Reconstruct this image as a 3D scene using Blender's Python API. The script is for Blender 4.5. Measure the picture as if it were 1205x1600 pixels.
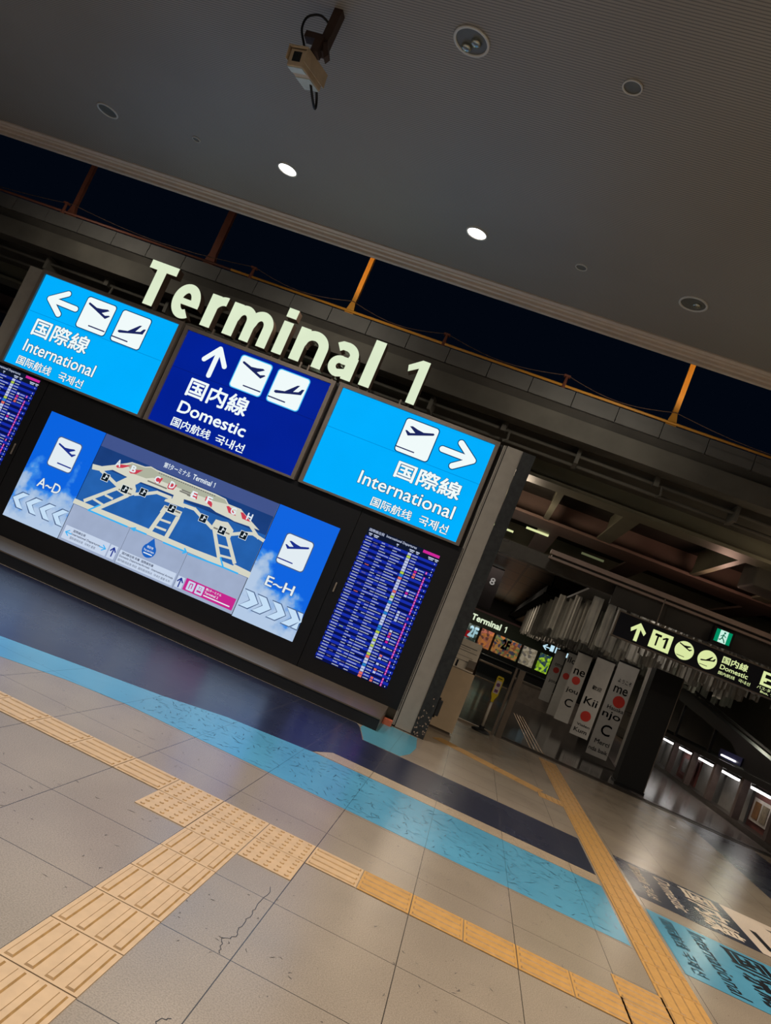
import bpy, bmesh, math, random
from mathutils import Matrix, Vector
random.seed(7)
for o in list(bpy.data.objects): bpy.data.objects.remove(o)
S = bpy.context.scene
def lin(c):
    return tuple((x/255/12.92) if x/255 <= .04045 else ((x/255+.055)/1.055)**2.4 for x in c[:3])
# ---------------------------------------------------------------- camera
CAM = Vector((1.3021, -4.3896, 1.4613)); YAW, PIT, ROL, FOC = -0.1765, 0.1058, 0.3966, 1153.2
_cy, _sy, _cp, _sp, _cr, _sr = math.cos(YAW), math.sin(YAW), math.cos(PIT), math.sin(PIT), math.cos(ROL), math.sin(ROL)
FW = Vector((_sy*_cp, _cy*_cp, _sp)); _r = Vector((_cy, -_sy, 0)); _u = _r.cross(FW)
RT = _cr*_r + _sr*_u; UP = -_sr*_r + _cr*_u
cd = bpy.data.cameras.new('camera'); cam = bpy.data.objects.new('camera', cd); S.collection.objects.link(cam)
cam.matrix_world = Matrix(((RT.x, UP.x, -FW.x, CAM.x), (RT.y, UP.y, -FW.y, CAM.y), (RT.z, UP.z, -FW.z, CAM.z), (0, 0, 0, 1)))
cd.sensor_fit = 'VERTICAL'; cd.sensor_height = 24; cd.lens = 24*FOC/1600; cd.clip_start = .05; cd.clip_end = 400
S.camera = cam
def ray(x, y): return FW + RT*((x-602.5)/FOC) - UP*((y-800)/FOC)
def at(x, y, Y): d = ray(x, y); return CAM + d*((Y-CAM.y)/d.y)          # the world point of a sighting on the plane at depth Y
def atz(x, y, z): d = ray(x, y); return CAM + d*((z-CAM.z)/d.z)
# ---------------------------------------------------------------- world, exposure, downlights and unseen fill lamps
W = bpy.data.worlds.new('night_sky'); S.world = W; W.use_nodes = True
W.node_tree.nodes['Background'].inputs[0].default_value = (*lin((2, 6, 15)), 1); W.node_tree.nodes['Background'].inputs[1].default_value = 1.0
S.view_settings.view_transform = 'Standard'; S.view_settings.look = 'None'; S.view_settings.exposure = 0; S.view_settings.gamma = 1
S.view_settings.use_curve_mapping = False
S.cycles.use_denoising = True; S.cycles.max_bounces = 6; S.cycles.sample_clamp_indirect = 4
CEIL = 5.5
def lamp(kind, name, loc, energy, col, size=.2, rot=(0, 0, 0), spot=None, blend=.6):
    l = bpy.data.lights.new(name, kind); o = bpy.data.objects.new(name, l); S.collection.objects.link(o)
    o.location = loc; o.rotation_euler = rot; l.energy = energy; l.color = lin(col)
    if kind == 'AREA': l.shape = 'DISK'; l.size = size
    else: l.shadow_soft_size = size
    if kind == 'SPOT': l.spot_size = math.radians(spot or 110); l.spot_blend = blend
    return o
WARM, NEUT, COOL = (255, 238, 216), (255, 246, 236), (206, 224, 255)
# rows of ceiling downlights: the two lit ones in view and those over and behind the photographer
DL = [(-2.62, 3.06, 190, NEUT), (-.3, 3.14, 190, NEUT),
      (-5.0, -1.6, 170, COOL), (-2.6, -1.6, 170, COOL), (-.3, -1.6, 150, NEUT), (2.1, -1.6, 170, WARM), (4.5, -1.6, 190, WARM),
      (-7.4, -1.6, 170, NEUT), (-7.4, 1.2, 170, NEUT), (4.5, 1.2, 190, WARM), (6.9, 1.2, 190, WARM), (6.9, 3.1, 190, WARM),  # the far-left pair is unseen, added to lighten the left pillar
      (-5.0, -4.6, 170, COOL), (-2.6, -4.6, 170, COOL), (2.1, -4.6, 170, NEUT), (4.5, -4.6, 170, WARM)]
for i, (x, y, e, c) in enumerate(DL): lamp('SPOT', 'downlight_lamp', (x, y, CEIL-.03), e*2.1, c, .09, spot=146, blend=1)
lamp('AREA', 'concourse_fill', (1.6, 14.0, 4.1), 22, WARM, 1.2)  # unseen area lamps added to light the hall, without fixtures
lamp('AREA', 'concourse_fill', (1.0, 24.0, 4.1), 130, WARM, 2)
lamp('AREA', 'concourse_fill', (0.5, 36.0, 4.1), 300, WARM, 2)
lamp('POINT', 'entrance_fill', (8.7, 15.0, 3.0), 26, (240, 240, 215), .15)  # unseen lamp added to lift the black side wall
lamp('AREA', 'entrance_fill', (6.2, 12.5, 2.28), 26, WARM, .6)
lamp('SPOT', 'mast_fill', (-2.3, 5.1, 6.0), 55, (255, 205, 130), .1, rot=(math.radians(108), 0, 0), spot=62, blend=.3)  # unseen spots placed to throw warm sodium light on the masts
lamp('SPOT', 'mast_fill', (2.9, 5.1, 6.0), 55, (255, 205, 130), .1, rot=(math.radians(108), 0, 0), spot=62, blend=.3)
lamp('POINT', 'underpass_fill', (1.0, 10.5, 3.9), 34, (250, 226, 196), .2)  # unseen point lamps added to raise the dark underpass
lamp('POINT', 'underpass_fill', (5.5, 7.4, 4.2), 7, (255, 225, 190), .5)
lamp('POINT', 'underpass_fill', (5.2, 10.6, 3.9), 14, (255, 205, 180), .2)
lamp('POINT', 'entrance_fill', (3.7, 10.3, 3.2), 24, NEUT, .15)  # unseen lamp added to brighten the banners
for xx in (-6.5, -2.5, 1.6): lamp('SPOT', 'walkway_face_fill', (xx, 4.75, 4.9), 62, (245, 236, 220), .15, rot=(math.radians(72), 0, 0), spot=150, blend=1)  # unseen spots added to lighten the walkway behind the board
lamp('POINT', 'underpass_fill', (-4.0, 11.0, 3.4), 40, (215, 235, 200), .2)
# ---------------------------------------------------------------- helpers
class MB:
    def __init__(s): s.v = []; s.f = []; s.m = []
    def add(s, vs, fs, mi=0):
        n = len(s.v); s.v += [tuple(v) for v in vs]; s.f += [tuple(i+n for i in f) for f in fs]; s.m += [mi]*len(fs); return s
    def box(s, a, b, mi=0):
        x0, x1 = sorted((a[0], b[0])); y0, y1 = sorted((a[1], b[1])); z0, z1 = sorted((a[2], b[2]))
        return s.add([(x0,y0,z0),(x1,y0,z0),(x1,y1,z0),(x0,y1,z0),(x0,y0,z1),(x1,y0,z1),(x1,y1,z1),(x0,y1,z1)],
                     [(0,3,2,1),(4,5,6,7),(0,1,5,4),(1,2,6,5),(2,3,7,6),(3,0,4,7)], mi)
    def obox(s, c, ax, ay, az, mi=0):                                    # oriented box: centre and three half vectors
        c, ax, ay, az = map(Vector, (c, ax, ay, az)); vs = []
        for k in (-1, 1):
            for i, j in ((-1,-1),(1,-1),(1,1),(-1,1)): vs.append(c+ax*i+ay*j+az*k)
        return s.add(vs, [(0,3,2,1),(4,5,6,7),(0,1,5,4),(1,2,6,5),(2,3,7,6),(3,0,4,7)], mi)
    def xz(s, poly, y, mi=0, th=0):                                      # polygon in the x/z plane, facing -y
        n = len(poly)
        if th == 0: return s.add([(p[0], y, p[1]) for p in poly], [tuple(range(n))], mi)
        return s.add([(p[0], y, p[1]) for p in poly]+[(p[0], y+th, p[1]) for p in poly],
                     [tuple(range(n)), tuple(range(2*n-1, n-1, -1))]+[(i, (i+1) % n, (i+1) % n+n, i+n) for i in range(n)], mi)
    def xy(s, poly, z, mi=0, th=0):
        n = len(poly)
        if th == 0: return s.add([(p[0], p[1], z) for p in poly], [tuple(range(n))], mi)
        return s.add([(p[0], p[1], z) for p in poly]+[(p[0], p[1], z-th) for p in poly],
                     [tuple(range(n)), tuple(range(2*n-1, n-1, -1))]+[(i, (i+1) % n, (i+1) % n+n, i+n) for i in range(n)], mi)
    def rect(s, x0, x1, z0, z1, y, mi=0): return s.xz([(x0,z0),(x1,z0),(x1,z1),(x0,z1)], y, mi)
    def tube(s, pts, r, n=8, mi=0, caps=True):
        pts = [Vector(p) for p in pts]; rr = r if isinstance(r, (list, tuple)) else [r]*len(pts); base = len(s.v); up = None
        for i, p in enumerate(pts):
            d = (pts[min(i+1, len(pts)-1)]-pts[max(i-1, 0)]).normalized()
            if up is None: up = d.orthogonal().normalized()
            up = (up-d*up.dot(d)).normalized(); q = d.cross(up)
            for k in range(n):
                a = 2*math.pi*k/n; s.v.append(tuple(p+(up*math.cos(a)+q*math.sin(a))*rr[i]))
        for i in range(len(pts)-1):
            for k in range(n):
                a = base+i*n+k; b = base+i*n+(k+1) % n; s.f.append((a, b, b+n, a+n)); s.m.append(mi)
        if caps:
            s.f.append(tuple(base+k for k in range(n-1, -1, -1))); s.f.append(tuple(base+(len(pts)-1)*n+k for k in range(n))); s.m += [mi, mi]
        return s
    def lathe(s, c, prof, n=32, mi=0):                                   # prof: (radius, z)
        base = len(s.v)
        for r, z in prof:
            for k in range(n):
                a = 2*math.pi*k/n; s.v.append((c[0]+r*math.cos(a), c[1]+r*math.sin(a), c[2]+z))
        for i in range(len(prof)-1):
            for k in range(n):
                a = base+i*n+k; b = base+i*n+(k+1) % n; s.f.append((a, b, b+n, a+n)); s.m.append(mi)
        return s
    def disc(s, c, r, n=32, mi=0): return s.add([(c[0]+r*math.cos(2*math.pi*k/n), c[1]+r*math.sin(2*math.pi*k/n), c[2]) for k in range(n)], [tuple(range(n-1, -1, -1))], mi)
    def discxz(s, cx, cz, r, y, n=28, mi=0): return s.xz([(cx+r*math.cos(2*math.pi*k/n), cz+r*math.sin(2*math.pi*k/n)) for k in range(n)], y, mi)
    def line(s, pts, w, y, mi=0, rnd=False):                             # stroked polyline in the x/z plane
        for (a, b) in zip(pts[:-1], pts[1:]):
            d = Vector((b[0]-a[0], b[1]-a[1])); L = d.length or 1; d /= L; q = Vector((-d.y, d.x))*w/2
            e = d*(0 if rnd else w*.3)
            s.xz([(a[0]-e.x-q.x, a[1]-e.y-q.y), (b[0]+e.x-q.x, b[1]+e.y-q.y), (b[0]+e.x+q.x, b[1]+e.y+q.y), (a[0]-e.x+q.x, a[1]-e.y+q.y)], y, mi)
        if rnd:
            for i, p in enumerate(pts): s.discxz(p[0], p[1], w/2, y-.0001*(1+i % 2), 16, mi)
        return s
FR = {}                                                                  # frame and base point of each thing
def link(name, me, frame, base, parent):
    o = bpy.data.objects.new(name, me); S.collection.objects.link(o)
    if parent is None: o.matrix_world = frame @ Matrix.Translation(base)
    else: o.parent = parent
    return o
I4 = Matrix.Identity(4)
def thing(name, label, cat, base=(0,0,0), frame=I4, group=None):
    o = link(name, None, frame, Vector(base), None); o.empty_display_size = .1
    o['label'] = label; o['category'] = cat
    if group: o['group'] = group
    FR[o.name] = (frame, Vector(base)); return o
def mesh_of(name, mb, mats, off, smooth=False):
    me = bpy.data.meshes.new(name); me.from_pydata([tuple(Vector(v)-off) for v in mb.v], [], mb.f)
    for m in (mats if isinstance(mats, (list, tuple)) else [mats]): me.materials.append(m)
    if len(me.materials) > 1: me.polygons.foreach_set('material_index', mb.m)
    if smooth: me.polygons.foreach_set('use_smooth', [True]*len(me.polygons))
    me.update(); return me
def part(name, mb, mats, parent, smooth=False, label=None, bevel=0, kind=None):
    frame, base = FR[parent.name]
    o = link(name, mesh_of(name, mb, mats, base, smooth), frame, base, parent); FR[o.name] = (frame, base)
    if label: o['label'] = label
    if kind: o['kind'] = kind
    if bevel: bev(o, bevel)
    return o
def bev(o, w):
    m = o.modifiers.new('bevel', 'BEVEL'); m.width = w; m.segments = 2; m.limit_method = 'ANGLE'
def solo(name, mb, mats, label, cat, group=None, frame=I4, smooth=False, bevel=0, kind=None):
    xs = [v[0] for v in mb.v]; ys = [v[1] for v in mb.v]; zs = [v[2] for v in mb.v]
    base = Vector(((min(xs)+max(xs))/2, (min(ys)+max(ys))/2, min(zs)))
    o = link(name, mesh_of(name, mb, mats, base, smooth), frame, base, None); FR[o.name] = (frame, base)
    o['label'] = label; o['category'] = cat
    if group: o['group'] = group
    if kind: o['kind'] = kind
    if bevel: bev(o, bevel)
    return o
def struct(name, mb, mats, label=None, cat=None):
    o = link(name, mesh_of(name, mb, mats, Vector((0,0,0))), I4, Vector((0,0,0)), None); o['kind'] = 'structure'; FR[o.name] = (I4, Vector((0,0,0)))
    if label: o['label'] = label
    if cat: o['category'] = cat
    return o
def dup(root, loc, label, kids=None):                                     # a copy of a thing with copies of its parts
    r = root.copy(); S.collection.objects.link(r); r.location = loc; r['label'] = label
    for ch in (kids if kids is not None else list(root.children)):
        c = ch.copy(); S.collection.objects.link(c); c.parent = r
        for g in list(ch.children):
            d = g.copy(); S.collection.objects.link(d); d.parent = c
    return r
_tc = {}
def smooth(P, n=6):                                                          # Catmull-Rom through the points
    P = [Vector(p) for p in P]; Q = [P[0]]+P+[P[-1]]; out = []
    for i in range(1, len(Q)-2):
        for k in range(n):
            t = k/n; a, b, c, d = Q[i-1], Q[i], Q[i+1], Q[i+2]
            out.append(.5*((2*b)+(c-a)*t+(2*a-5*b+4*c-d)*t*t+(3*b-a-3*c+d)*t**3))
    return out+[P[-1]]
def text_geo(s, off=0.0, ext=0.0):
    k = (s, off, ext)
    if k in _tc: return _tc[k]
    cu = bpy.data.curves.new('lettering', 'FONT'); cu.body = s; cu.size = 1; cu.offset = off; cu.extrude = ext; cu.resolution_u = 3
    o = bpy.data.objects.new('lettering', cu); S.collection.objects.link(o)
    dg = bpy.context.evaluated_depsgraph_get(); me = o.evaluated_get(dg).to_mesh()
    vs = [tuple(v.co) for v in me.vertices]; fs = [tuple(p.vertices) for p in me.polygons]
    o.evaluated_get(dg).to_mesh_clear(); bpy.data.objects.remove(o); bpy.data.curves.remove(cu)
    _tc[k] = (vs, fs); return _tc[k]
def bounds(s):
    vs, _ = text_geo(s, 0.0, 0.0); return min(v[0] for v in vs), max(v[0] for v in vs), min(v[1] for v in vs), max(v[1] for v in vs)
def one(x0, x1, z0, z1):                                                    # the numeral 1
    w = x1-x0; h = z1-z0; return [(x0+w*.55,z0),(x1,z0),(x1,z1),(x0+w*.6,z1),(x0,z1-h*.2),(x0+w*.08,z1-h*.34),(x0+w*.55,z1-h*.2)]
def txt(mb, s, x0, x1, z0, z1, y, off=.012, mi=0, ext=0.0, grow=0.0):      # text fitted to a box of the x/z plane, front towards -y
    if '\uff11' in s:
        i = s.index('\uff11'); n = len(s); u = (x1-x0)/sum(.6 if c in 'Til ' else (.55 if c == '\uff11' else (1.6 if ord(c) > 999 else 1)) for c in s)
        wl = u*sum(.6 if c in 'Til ' else (1.6 if ord(c) > 999 else 1) for c in s[:i])
        if s[:i].strip(): txt(mb, s[:i].strip(), x0, x0+wl-u*(.8 if s[i-1] == ' ' else .1), z0, z1, y, off, mi, ext, grow)
        xa = x0+wl; mb.xz(one(xa+u*.05, xa+u*.5, z0, z1), y, mi)
        if s[i+1:]: txt(mb, s[i+1:], xa+u*.75, x1, z0, z1, y, off, mi, ext, grow)
        return mb
    bx0, bx1, by0, by1 = bounds(s); vs, fs = text_geo(s, 0, 0)
    sx = (x1-x0)/(bx1-bx0); sz = (z1-z0)/(by1-by0); r = (off+grow)
    sh = [(0,0)] if r <= 0.0005 else [(math.cos(a*math.pi/4)*r, math.sin(a*math.pi/4)*r) for a in (range(8) if r > .02 else range(0, 8, 2))]
    for ddx, ddz in sh:
        mb.add([(x0+(v[0]-bx0+ddx)*sx, y, z0+(v[1]-by0+ddz)*sz) for v in vs], fs, mi)
    return mb
def stroke(path, w):                                                         # strip of quads along a path
    P = [Vector(p) for p in path]; L = []; R_ = []
    for i, p in enumerate(P):
        d = (P[min(i+1, len(P)-1)]-P[max(i-1, 0)]).normalized(); q = Vector((-d.y, d.x))*w/2; L.append(p+q); R_.append(p-q)
    return [[tuple(L[i]), tuple(L[i+1]), tuple(R_[i+1]), tuple(R_[i])] for i in range(len(P)-1)]
def arc(cx, cz, rx, rz, a0, a1, n=20): return [(cx+rx*math.cos(math.radians(a0+(a1-a0)*k/n)), cz+rz*math.sin(math.radians(a0+(a1-a0)*k/n))) for k in range(n+1)]
def big_letter(c, x0, x1, z0, z1, sw=.15):
    R4 = lambda a, b_, c_, d_: [(a,c_),(b_,c_),(b_,d_),(a,d_)]; h = z1-z0; w = x1-x0; s2 = sw/2
    if c == 'T': return [R4(x0, x1, z1-.125, z1), R4((x0+x1)/2-s2-.015, (x0+x1)/2+s2-.015, z0, z1-.12)]
    if c == 'l': return [R4(x0, x1, z0, z1)]
    if c == 'i': return [R4(x0, x1, z0, z0+.485), R4(x0-.003, x1+.003, z1-.135, z1)]
    if c == '1': return [one(x0, x1, z0, z1)]
    if c == 'r': return [R4(x0, x0+sw, z0, z1-.01)]+stroke([(x0+s2,z0+h*.5)]+arc(x0+s2+.17, z0+h*.5, .17, h*.5-.06, 180, 86), .13)
    if c in 'nm':
        k = 1 if c == 'n' else 2; out = [R4(x0, x0+sw, z0, z1-.012)]; step = (w-sw)/k
        for j in range(k):
            a = x0+s2+step*j; b_ = a+step; cx = (a+b_)/2+.01; out += stroke([(a,z0+h*.45)]+arc(cx, z1-.075-.15, (b_-a)/2-.01, .15, 172, 0)+[(b_, z0+h*.4), (b_, z0)], sw*.93)
        return out
    if c == 'e':
        cx, cz = (x0+x1)/2, (z0+z1)/2; rx, rz = w/2-s2+.01, h/2-.06
        return stroke(arc(cx, cz, rx, rz, 0, 302, 34), .135)+[R4(x0+.08, x1-.02, cz-.055, cz+.035), R4(x1-.135, x1+.005, cz-.055, cz+.02)]
    if c == 'a':
        return [R4(x1-sw+.005, x1, z0, z0+.33)]+stroke([(x1-s2, z0+.3)]+arc(x1-s2-.135, z1-.185, .135, .125, 0, 90, 10)+[(x1-s2-.2, z1-.062), (x0+.06, z1-.1)], .125)+stroke([(x1-s2, z0+.255), (x0+.19, z0+.25)]+arc(x0+.165, z0+.155, .1, .1, 95, 268, 14)+[(x1-s2-.05, z0+.09), (x1-s2, z0+.15)], .11)
    return []
def rrect(x0, x1, z0, z1, r, n=6):
    out = []
    for cx, cz, a0 in ((x1-r, z1-r, 0), (x0+r, z1-r, 90), (x0+r, z0+r, 180), (x1-r, z0+r, 270)):
        for k in range(n+1):
            a = math.radians(a0+90*k/n); out.append((cx+r*math.cos(a), cz+r*math.sin(a)))
    return out
# ---------------------------------------------------------------- materials
def newmat(name):
    m = bpy.data.materials.new(name); m.use_nodes = True; n = m.node_tree.nodes; l = m.node_tree.links
    return m, n, l, n['Principled BSDF']
def mat(name, c, rough=.5, metal=0, var=.12, scale=8, bump=0, spec=.5, stretch=None, alpha=None):
    m, n, l, b = newmat(name); col = lin(c)
    b.inputs['Roughness'].default_value = rough; b.inputs['Metallic'].default_value = metal; b.inputs['Specular IOR Level'].default_value = spec
    tc = n.new('ShaderNodeTexCoord'); mp = n.new('ShaderNodeMapping'); l.new(tc.outputs['Object'], mp.inputs[0])
    if stretch: mp.inputs['Scale'].default_value = stretch
    no = n.new('ShaderNodeTexNoise'); no.inputs['Scale'].default_value = scale; no.inputs['Detail'].default_value = 4; l.new(mp.outputs[0], no.inputs['Vector'])
    r = n.new('ShaderNodeValToRGB'); r.color_ramp.elements[0].position = .3; r.color_ramp.elements[1].position = .7
    r.color_ramp.elements[0].color = (*[x*(1-var) for x in col], 1); r.color_ramp.elements[1].color = (*[min(1, x*(1+var)) for x in col], 1)
    l.new(no.outputs['Fac'], r.inputs[0]); l.new(r.outputs[0], b.inputs['Base Color'])
    if bump:
        bp = n.new('ShaderNodeBump'); bp.inputs['Strength'].default_value = bump; bp.inputs['Distance'].default_value = .01
        l.new(no.outputs['Fac'], bp.inputs['Height']); l.new(bp.outputs[0], b.inputs['Normal'])
    if alpha is not None: b.inputs['Alpha'].default_value = alpha
    return m
def glow(name, c, s=1.0, rough=.35, var=.0, scale=3):
    m, n, l, b = newmat(name); b.inputs['Base Color'].default_value = (0, 0, 0, 1); b.inputs['Roughness'].default_value = rough
    b.inputs['Specular IOR Level'].default_value = .03
    b.inputs['Emission Color'].default_value = (*lin(c), 1); b.inputs['Emission Strength'].default_value = s
    if var:
        tc = n.new('ShaderNodeTexCoord'); no = n.new('ShaderNodeTexNoise'); no.inputs['Scale'].default_value = scale; l.new(tc.outputs['Object'], no.inputs['Vector'])
        mr = n.new('ShaderNodeMapRange'); mr.inputs[3].default_value = s*(1-var); mr.inputs[4].default_value = s*(1+var)
        l.new(no.outputs['Fac'], mr.inputs[0]); l.new(mr.outputs[0], b.inputs['Emission Strength'])
    return m
def mth(n, l, op, a, b=None):
    x = n.new('ShaderNodeMath'); x.operation = op
    for i, v in enumerate((a, b)):
        if v is None: continue
        if isinstance(v, (int, float)): x.inputs[i].default_value = v
        else: l.new(v, x.inputs[i])
    return x.outputs[0]
def floormat(name, c, rough=.2, joints=True, speck=.35, jcol=(62, 56, 50), spec=.5, jw=.0022, scuff=0, coat=0):
    m, n, l, b = newmat(name); g = n.new('ShaderNodeNewGeometry'); sp = n.new('ShaderNodeSeparateXYZ'); l.new(g.outputs['Position'], sp.inputs[0])
    col = lin(c)
    no = n.new('ShaderNodeTexNoise'); no.inputs['Scale'].default_value = 160; no.inputs['Detail'].default_value = 2; l.new(g.outputs['Position'], no.inputs['Vector'])
    r = n.new('ShaderNodeValToRGB'); e = r.color_ramp.elements; e[0].position = .34; e[1].position = .62
    e[0].color = (*[x*(1-speck) for x in col], 1); e[1].color = (*[min(1, x*(1+speck*.45)) for x in col], 1); l.new(no.outputs['Fac'], r.inputs[0])
    out = r.outputs[0]
    lo = n.new('ShaderNodeTexNoise'); lo.inputs['Scale'].default_value = 1.3; lo.inputs['Detail'].default_value = 6; l.new(g.outputs['Position'], lo.inputs['Vector'])
    mx = n.new('ShaderNodeMix'); mx.data_type = 'RGBA'; mx.blend_type = 'MULTIPLY'; l.new(out, mx.inputs[6])
    rl = n.new('ShaderNodeValToRGB'); rl.color_ramp.elements[0].position = .35; rl.color_ramp.elements[1].position = .65
    rl.color_ramp.elements[0].color = (.86, .86, .87, 1); rl.color_ramp.elements[1].color = (1, 1, 1, 1); l.new(lo.outputs['Fac'], rl.inputs[0]); l.new(rl.outputs[0], mx.inputs[7])
    mx.inputs[0].default_value = 1; out = mx.outputs[2]
    # dark grit
    vo = n.new('ShaderNodeTexNoise'); vo.inputs['Scale'].default_value = 38; vo.inputs['Detail'].default_value = 1; l.new(g.outputs['Position'], vo.inputs['Vector'])
    gr = mth(n, l, 'GREATER_THAN', vo.outputs['Fac'], .775)
    m2 = n.new('ShaderNodeMix'); m2.data_type = 'RGBA'; l.new(mth(n, l, 'MULTIPLY', gr, .6), m2.inputs[0]); l.new(out, m2.inputs[6]); m2.inputs[7].default_value = (*lin((50, 46, 44)), 1); out = m2.outputs[2]
    if scuff:
        for ang, th in ((.5, scuff), (2.2, scuff+.01)):
            mp = n.new('ShaderNodeMapping'); mp.inputs['Rotation'].default_value = (0, 0, ang); mp.inputs['Scale'].default_value = (5, 90, 1); l.new(g.outputs['Position'], mp.inputs[0])
            ns = n.new('ShaderNodeTexNoise'); ns.inputs['Scale'].default_value = 1; ns.inputs['Detail'].default_value = 1.5; l.new(mp.outputs[0], ns.inputs['Vector'])
            s_ = mth(n, l, 'GREATER_THAN', ns.outputs['Fac'], th)
            m4 = n.new('ShaderNodeMix'); m4.data_type = 'RGBA'; l.new(mth(n, l, 'MULTIPLY', s_, .75), m4.inputs[0]); l.new(out, m4.inputs[6]); m4.inputs[7].default_value = (*lin((25, 60, 80)), 1); out = m4.outputs[2]
    if joints:
        hit = None
        for ax in (0, 1):
            fr = mth(n, l, 'FRACT', mth(n, l, 'ADD', mth(n, l, 'DIVIDE', sp.outputs[ax], .6), 100))
            d = mth(n, l, 'ABSOLUTE', mth(n, l, 'SUBTRACT', fr, .5)); h = mth(n, l, 'LESS_THAN', d, jw/.6)
            hit = h if hit is None else mth(n, l, 'MAXIMUM', hit, h)
        m3 = n.new('ShaderNodeMix'); m3.data_type = 'RGBA'; l.new(hit, m3.inputs[0]); l.new(out, m3.inputs[6]); m3.inputs[7].default_value = (*lin(jcol), 1); out = m3.outputs[2]
    l.new(out, b.inputs['Base Color'])
    mr = n.new('ShaderNodeMapRange'); mr.inputs[3].default_value = rough*.75; mr.inputs[4].default_value = rough*1.3; l.new(lo.outputs['Fac'], mr.inputs[0]); l.new(mr.outputs[0], b.inputs['Roughness'])
    b.inputs['Specular IOR Level'].default_value = spec; b.inputs['Coat Weight'].default_value = coat; b.inputs['Coat Roughness'].default_value = .22
    return m
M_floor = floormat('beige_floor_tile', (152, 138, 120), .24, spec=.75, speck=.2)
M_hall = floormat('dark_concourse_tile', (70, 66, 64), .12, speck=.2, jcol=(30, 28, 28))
M_hallg = floormat('grey_concourse_tile', (120, 112, 112), .16, speck=.15, jcol=(60, 56, 56))
M_blue = floormat('blue_floor_film', (84, 156, 186), .24, jcol=(55, 110, 130), speck=.03, spec=.6)
M_navy = floormat('navy_floor_film', (34, 38, 58), .27, jcol=(70, 66, 72), speck=.02, spec=.7)
M_teal = floormat('teal_floor_film', (84, 150, 166), .3, jcol=(60, 110, 120), speck=.1)
M_peach = floormat('peach_floor_film', (190, 150, 120), .3, speck=.1)
M_cream = floormat('cream_floor_film', (222, 205, 186), .3, speck=.1, joints=False)
M_ink = mat('black_film_lettering', (18, 20, 28), .35, var=.1)
M_cream_ink = mat('cream_film_lettering', (216, 200, 178), .35, var=.1)
M_yel = mat('yellow_tactile_resin', (192, 160, 120), .42, var=.08, scale=14)
M_yel2 = mat('yellow_tactile_tape', (186, 140, 76), .42, var=.1, scale=14)
M_groove = mat('dark_bar_edge', (158, 122, 72), .55, var=.2, scale=30)  # darker tone for the sides of bars and dots
M_dark = mat('black_powder_coat', (17, 16, 17), .42, var=.15)
M_black = mat('matt_black', (10, 10, 11), .6, var=.15)
M_frame = mat('bronze_grey_frame', (128, 116, 104), .4, .3, var=.08)
M_pill = mat('grey_beige_cladding', (156, 148, 136), .4, .2, var=.06)
M_slot = mat('dark_reveal', (34, 31, 29), .6)
M_steel = mat('brushed_stainless', (176, 160, 140), .34, .55, var=.12, scale=3, stretch=(.4, 6, 6))
M_ret = mat('bronze_letter_return', (120, 98, 82), .35, .4, var=.1)
E_face = glow('letter_face_glow', (226, 240, 208), .95, var=.05)
E_lb = glow('light_blue_panel_glow', (0, 174, 253), 1.0, var=.06, scale=1.5)
E_db = glow('deep_blue_panel_glow', (2, 32, 148), 1.0, var=.18, scale=1.2)
E_w = glow('white_vinyl_glow', (240, 250, 250), 1.0)
E_out = glow('navy_outline_glow', (10, 60, 110), .9)
E_halo = glow('cyan_halo_glow', (70, 190, 245), 1.0)
E_nv = glow('navy_symbol_glow', (26, 36, 92), 1.0)
E_seam = glow('panel_seam_glow', (0, 128, 205), 1.0); E_seam2 = glow('dark_panel_seam_glow', (4, 22, 110), 1.0)
E_pale = glow('pale_yellow_glow', (222, 236, 166), .95)
E_dot = glow('downlight_lamp_glow', (255, 252, 244), 9)
# ================================================================ THE SETTING
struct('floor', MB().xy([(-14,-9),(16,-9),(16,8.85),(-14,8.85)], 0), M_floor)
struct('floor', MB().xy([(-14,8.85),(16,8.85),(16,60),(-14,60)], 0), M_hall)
# ribbed soffit with its stepped edge
def ceilmat():
    m, n, l, b = newmat('ribbed_aluminium_soffit'); g = n.new('ShaderNodeNewGeometry'); sp = n.new('ShaderNodeSeparateXYZ'); l.new(g.outputs['Position'], sp.inputs[0])
    fr = mth(n, l, 'FRACT', mth(n, l, 'ADD', mth(n, l, 'DIVIDE', sp.outputs[1], .026), 900))
    groove = mth(n, l, 'LESS_THAN', fr, .36)
    no = n.new('ShaderNodeTexNoise'); no.inputs['Scale'].default_value = .8; no.inputs['Detail'].default_value = 5; l.new(g.outputs['Position'], no.inputs['Vector'])
    r = n.new('ShaderNodeValToRGB'); r.color_ramp.elements[0].position = .3; r.color_ramp.elements[1].position = .7
    r.color_ramp.elements[0].color = (*lin((152, 145, 134)), 1); r.color_ramp.elements[1].color = (*lin((160, 154, 144)), 1); l.new(no.outputs['Fac'], r.inputs[0])
    mx = n.new('ShaderNodeMix'); mx.data_type = 'RGBA'; l.new(groove, mx.inputs[0]); l.new(r.outputs[0], mx.inputs[6]); mx.inputs[7].default_value = (*lin((118, 114, 108)), 1)
    l.new(mx.outputs[2], b.inputs['Base Color']); b.inputs['Roughness'].default_value = .5
    return m
struct('ceiling', MB().box((-14,-9,CEIL),(16,4.12,CEIL+.35)), ceilmat())
M_trim = mat('soffit_edge_trim', (226, 210, 192), .4, .1, var=.05)
tr = MB()
for y0, y1, z in ((4.125,4.2,CEIL-.015),(4.2,4.25,CEIL-.03),(4.27,4.32,CEIL-.055),(4.34,4.4,CEIL-.08)): tr.box((-14,y0,z),(16,y1,CEIL+.3))
tr.box((-14,4.25,CEIL-.02),(16,4.34,CEIL+.3))
struct('trim_1', tr, M_trim)
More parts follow.
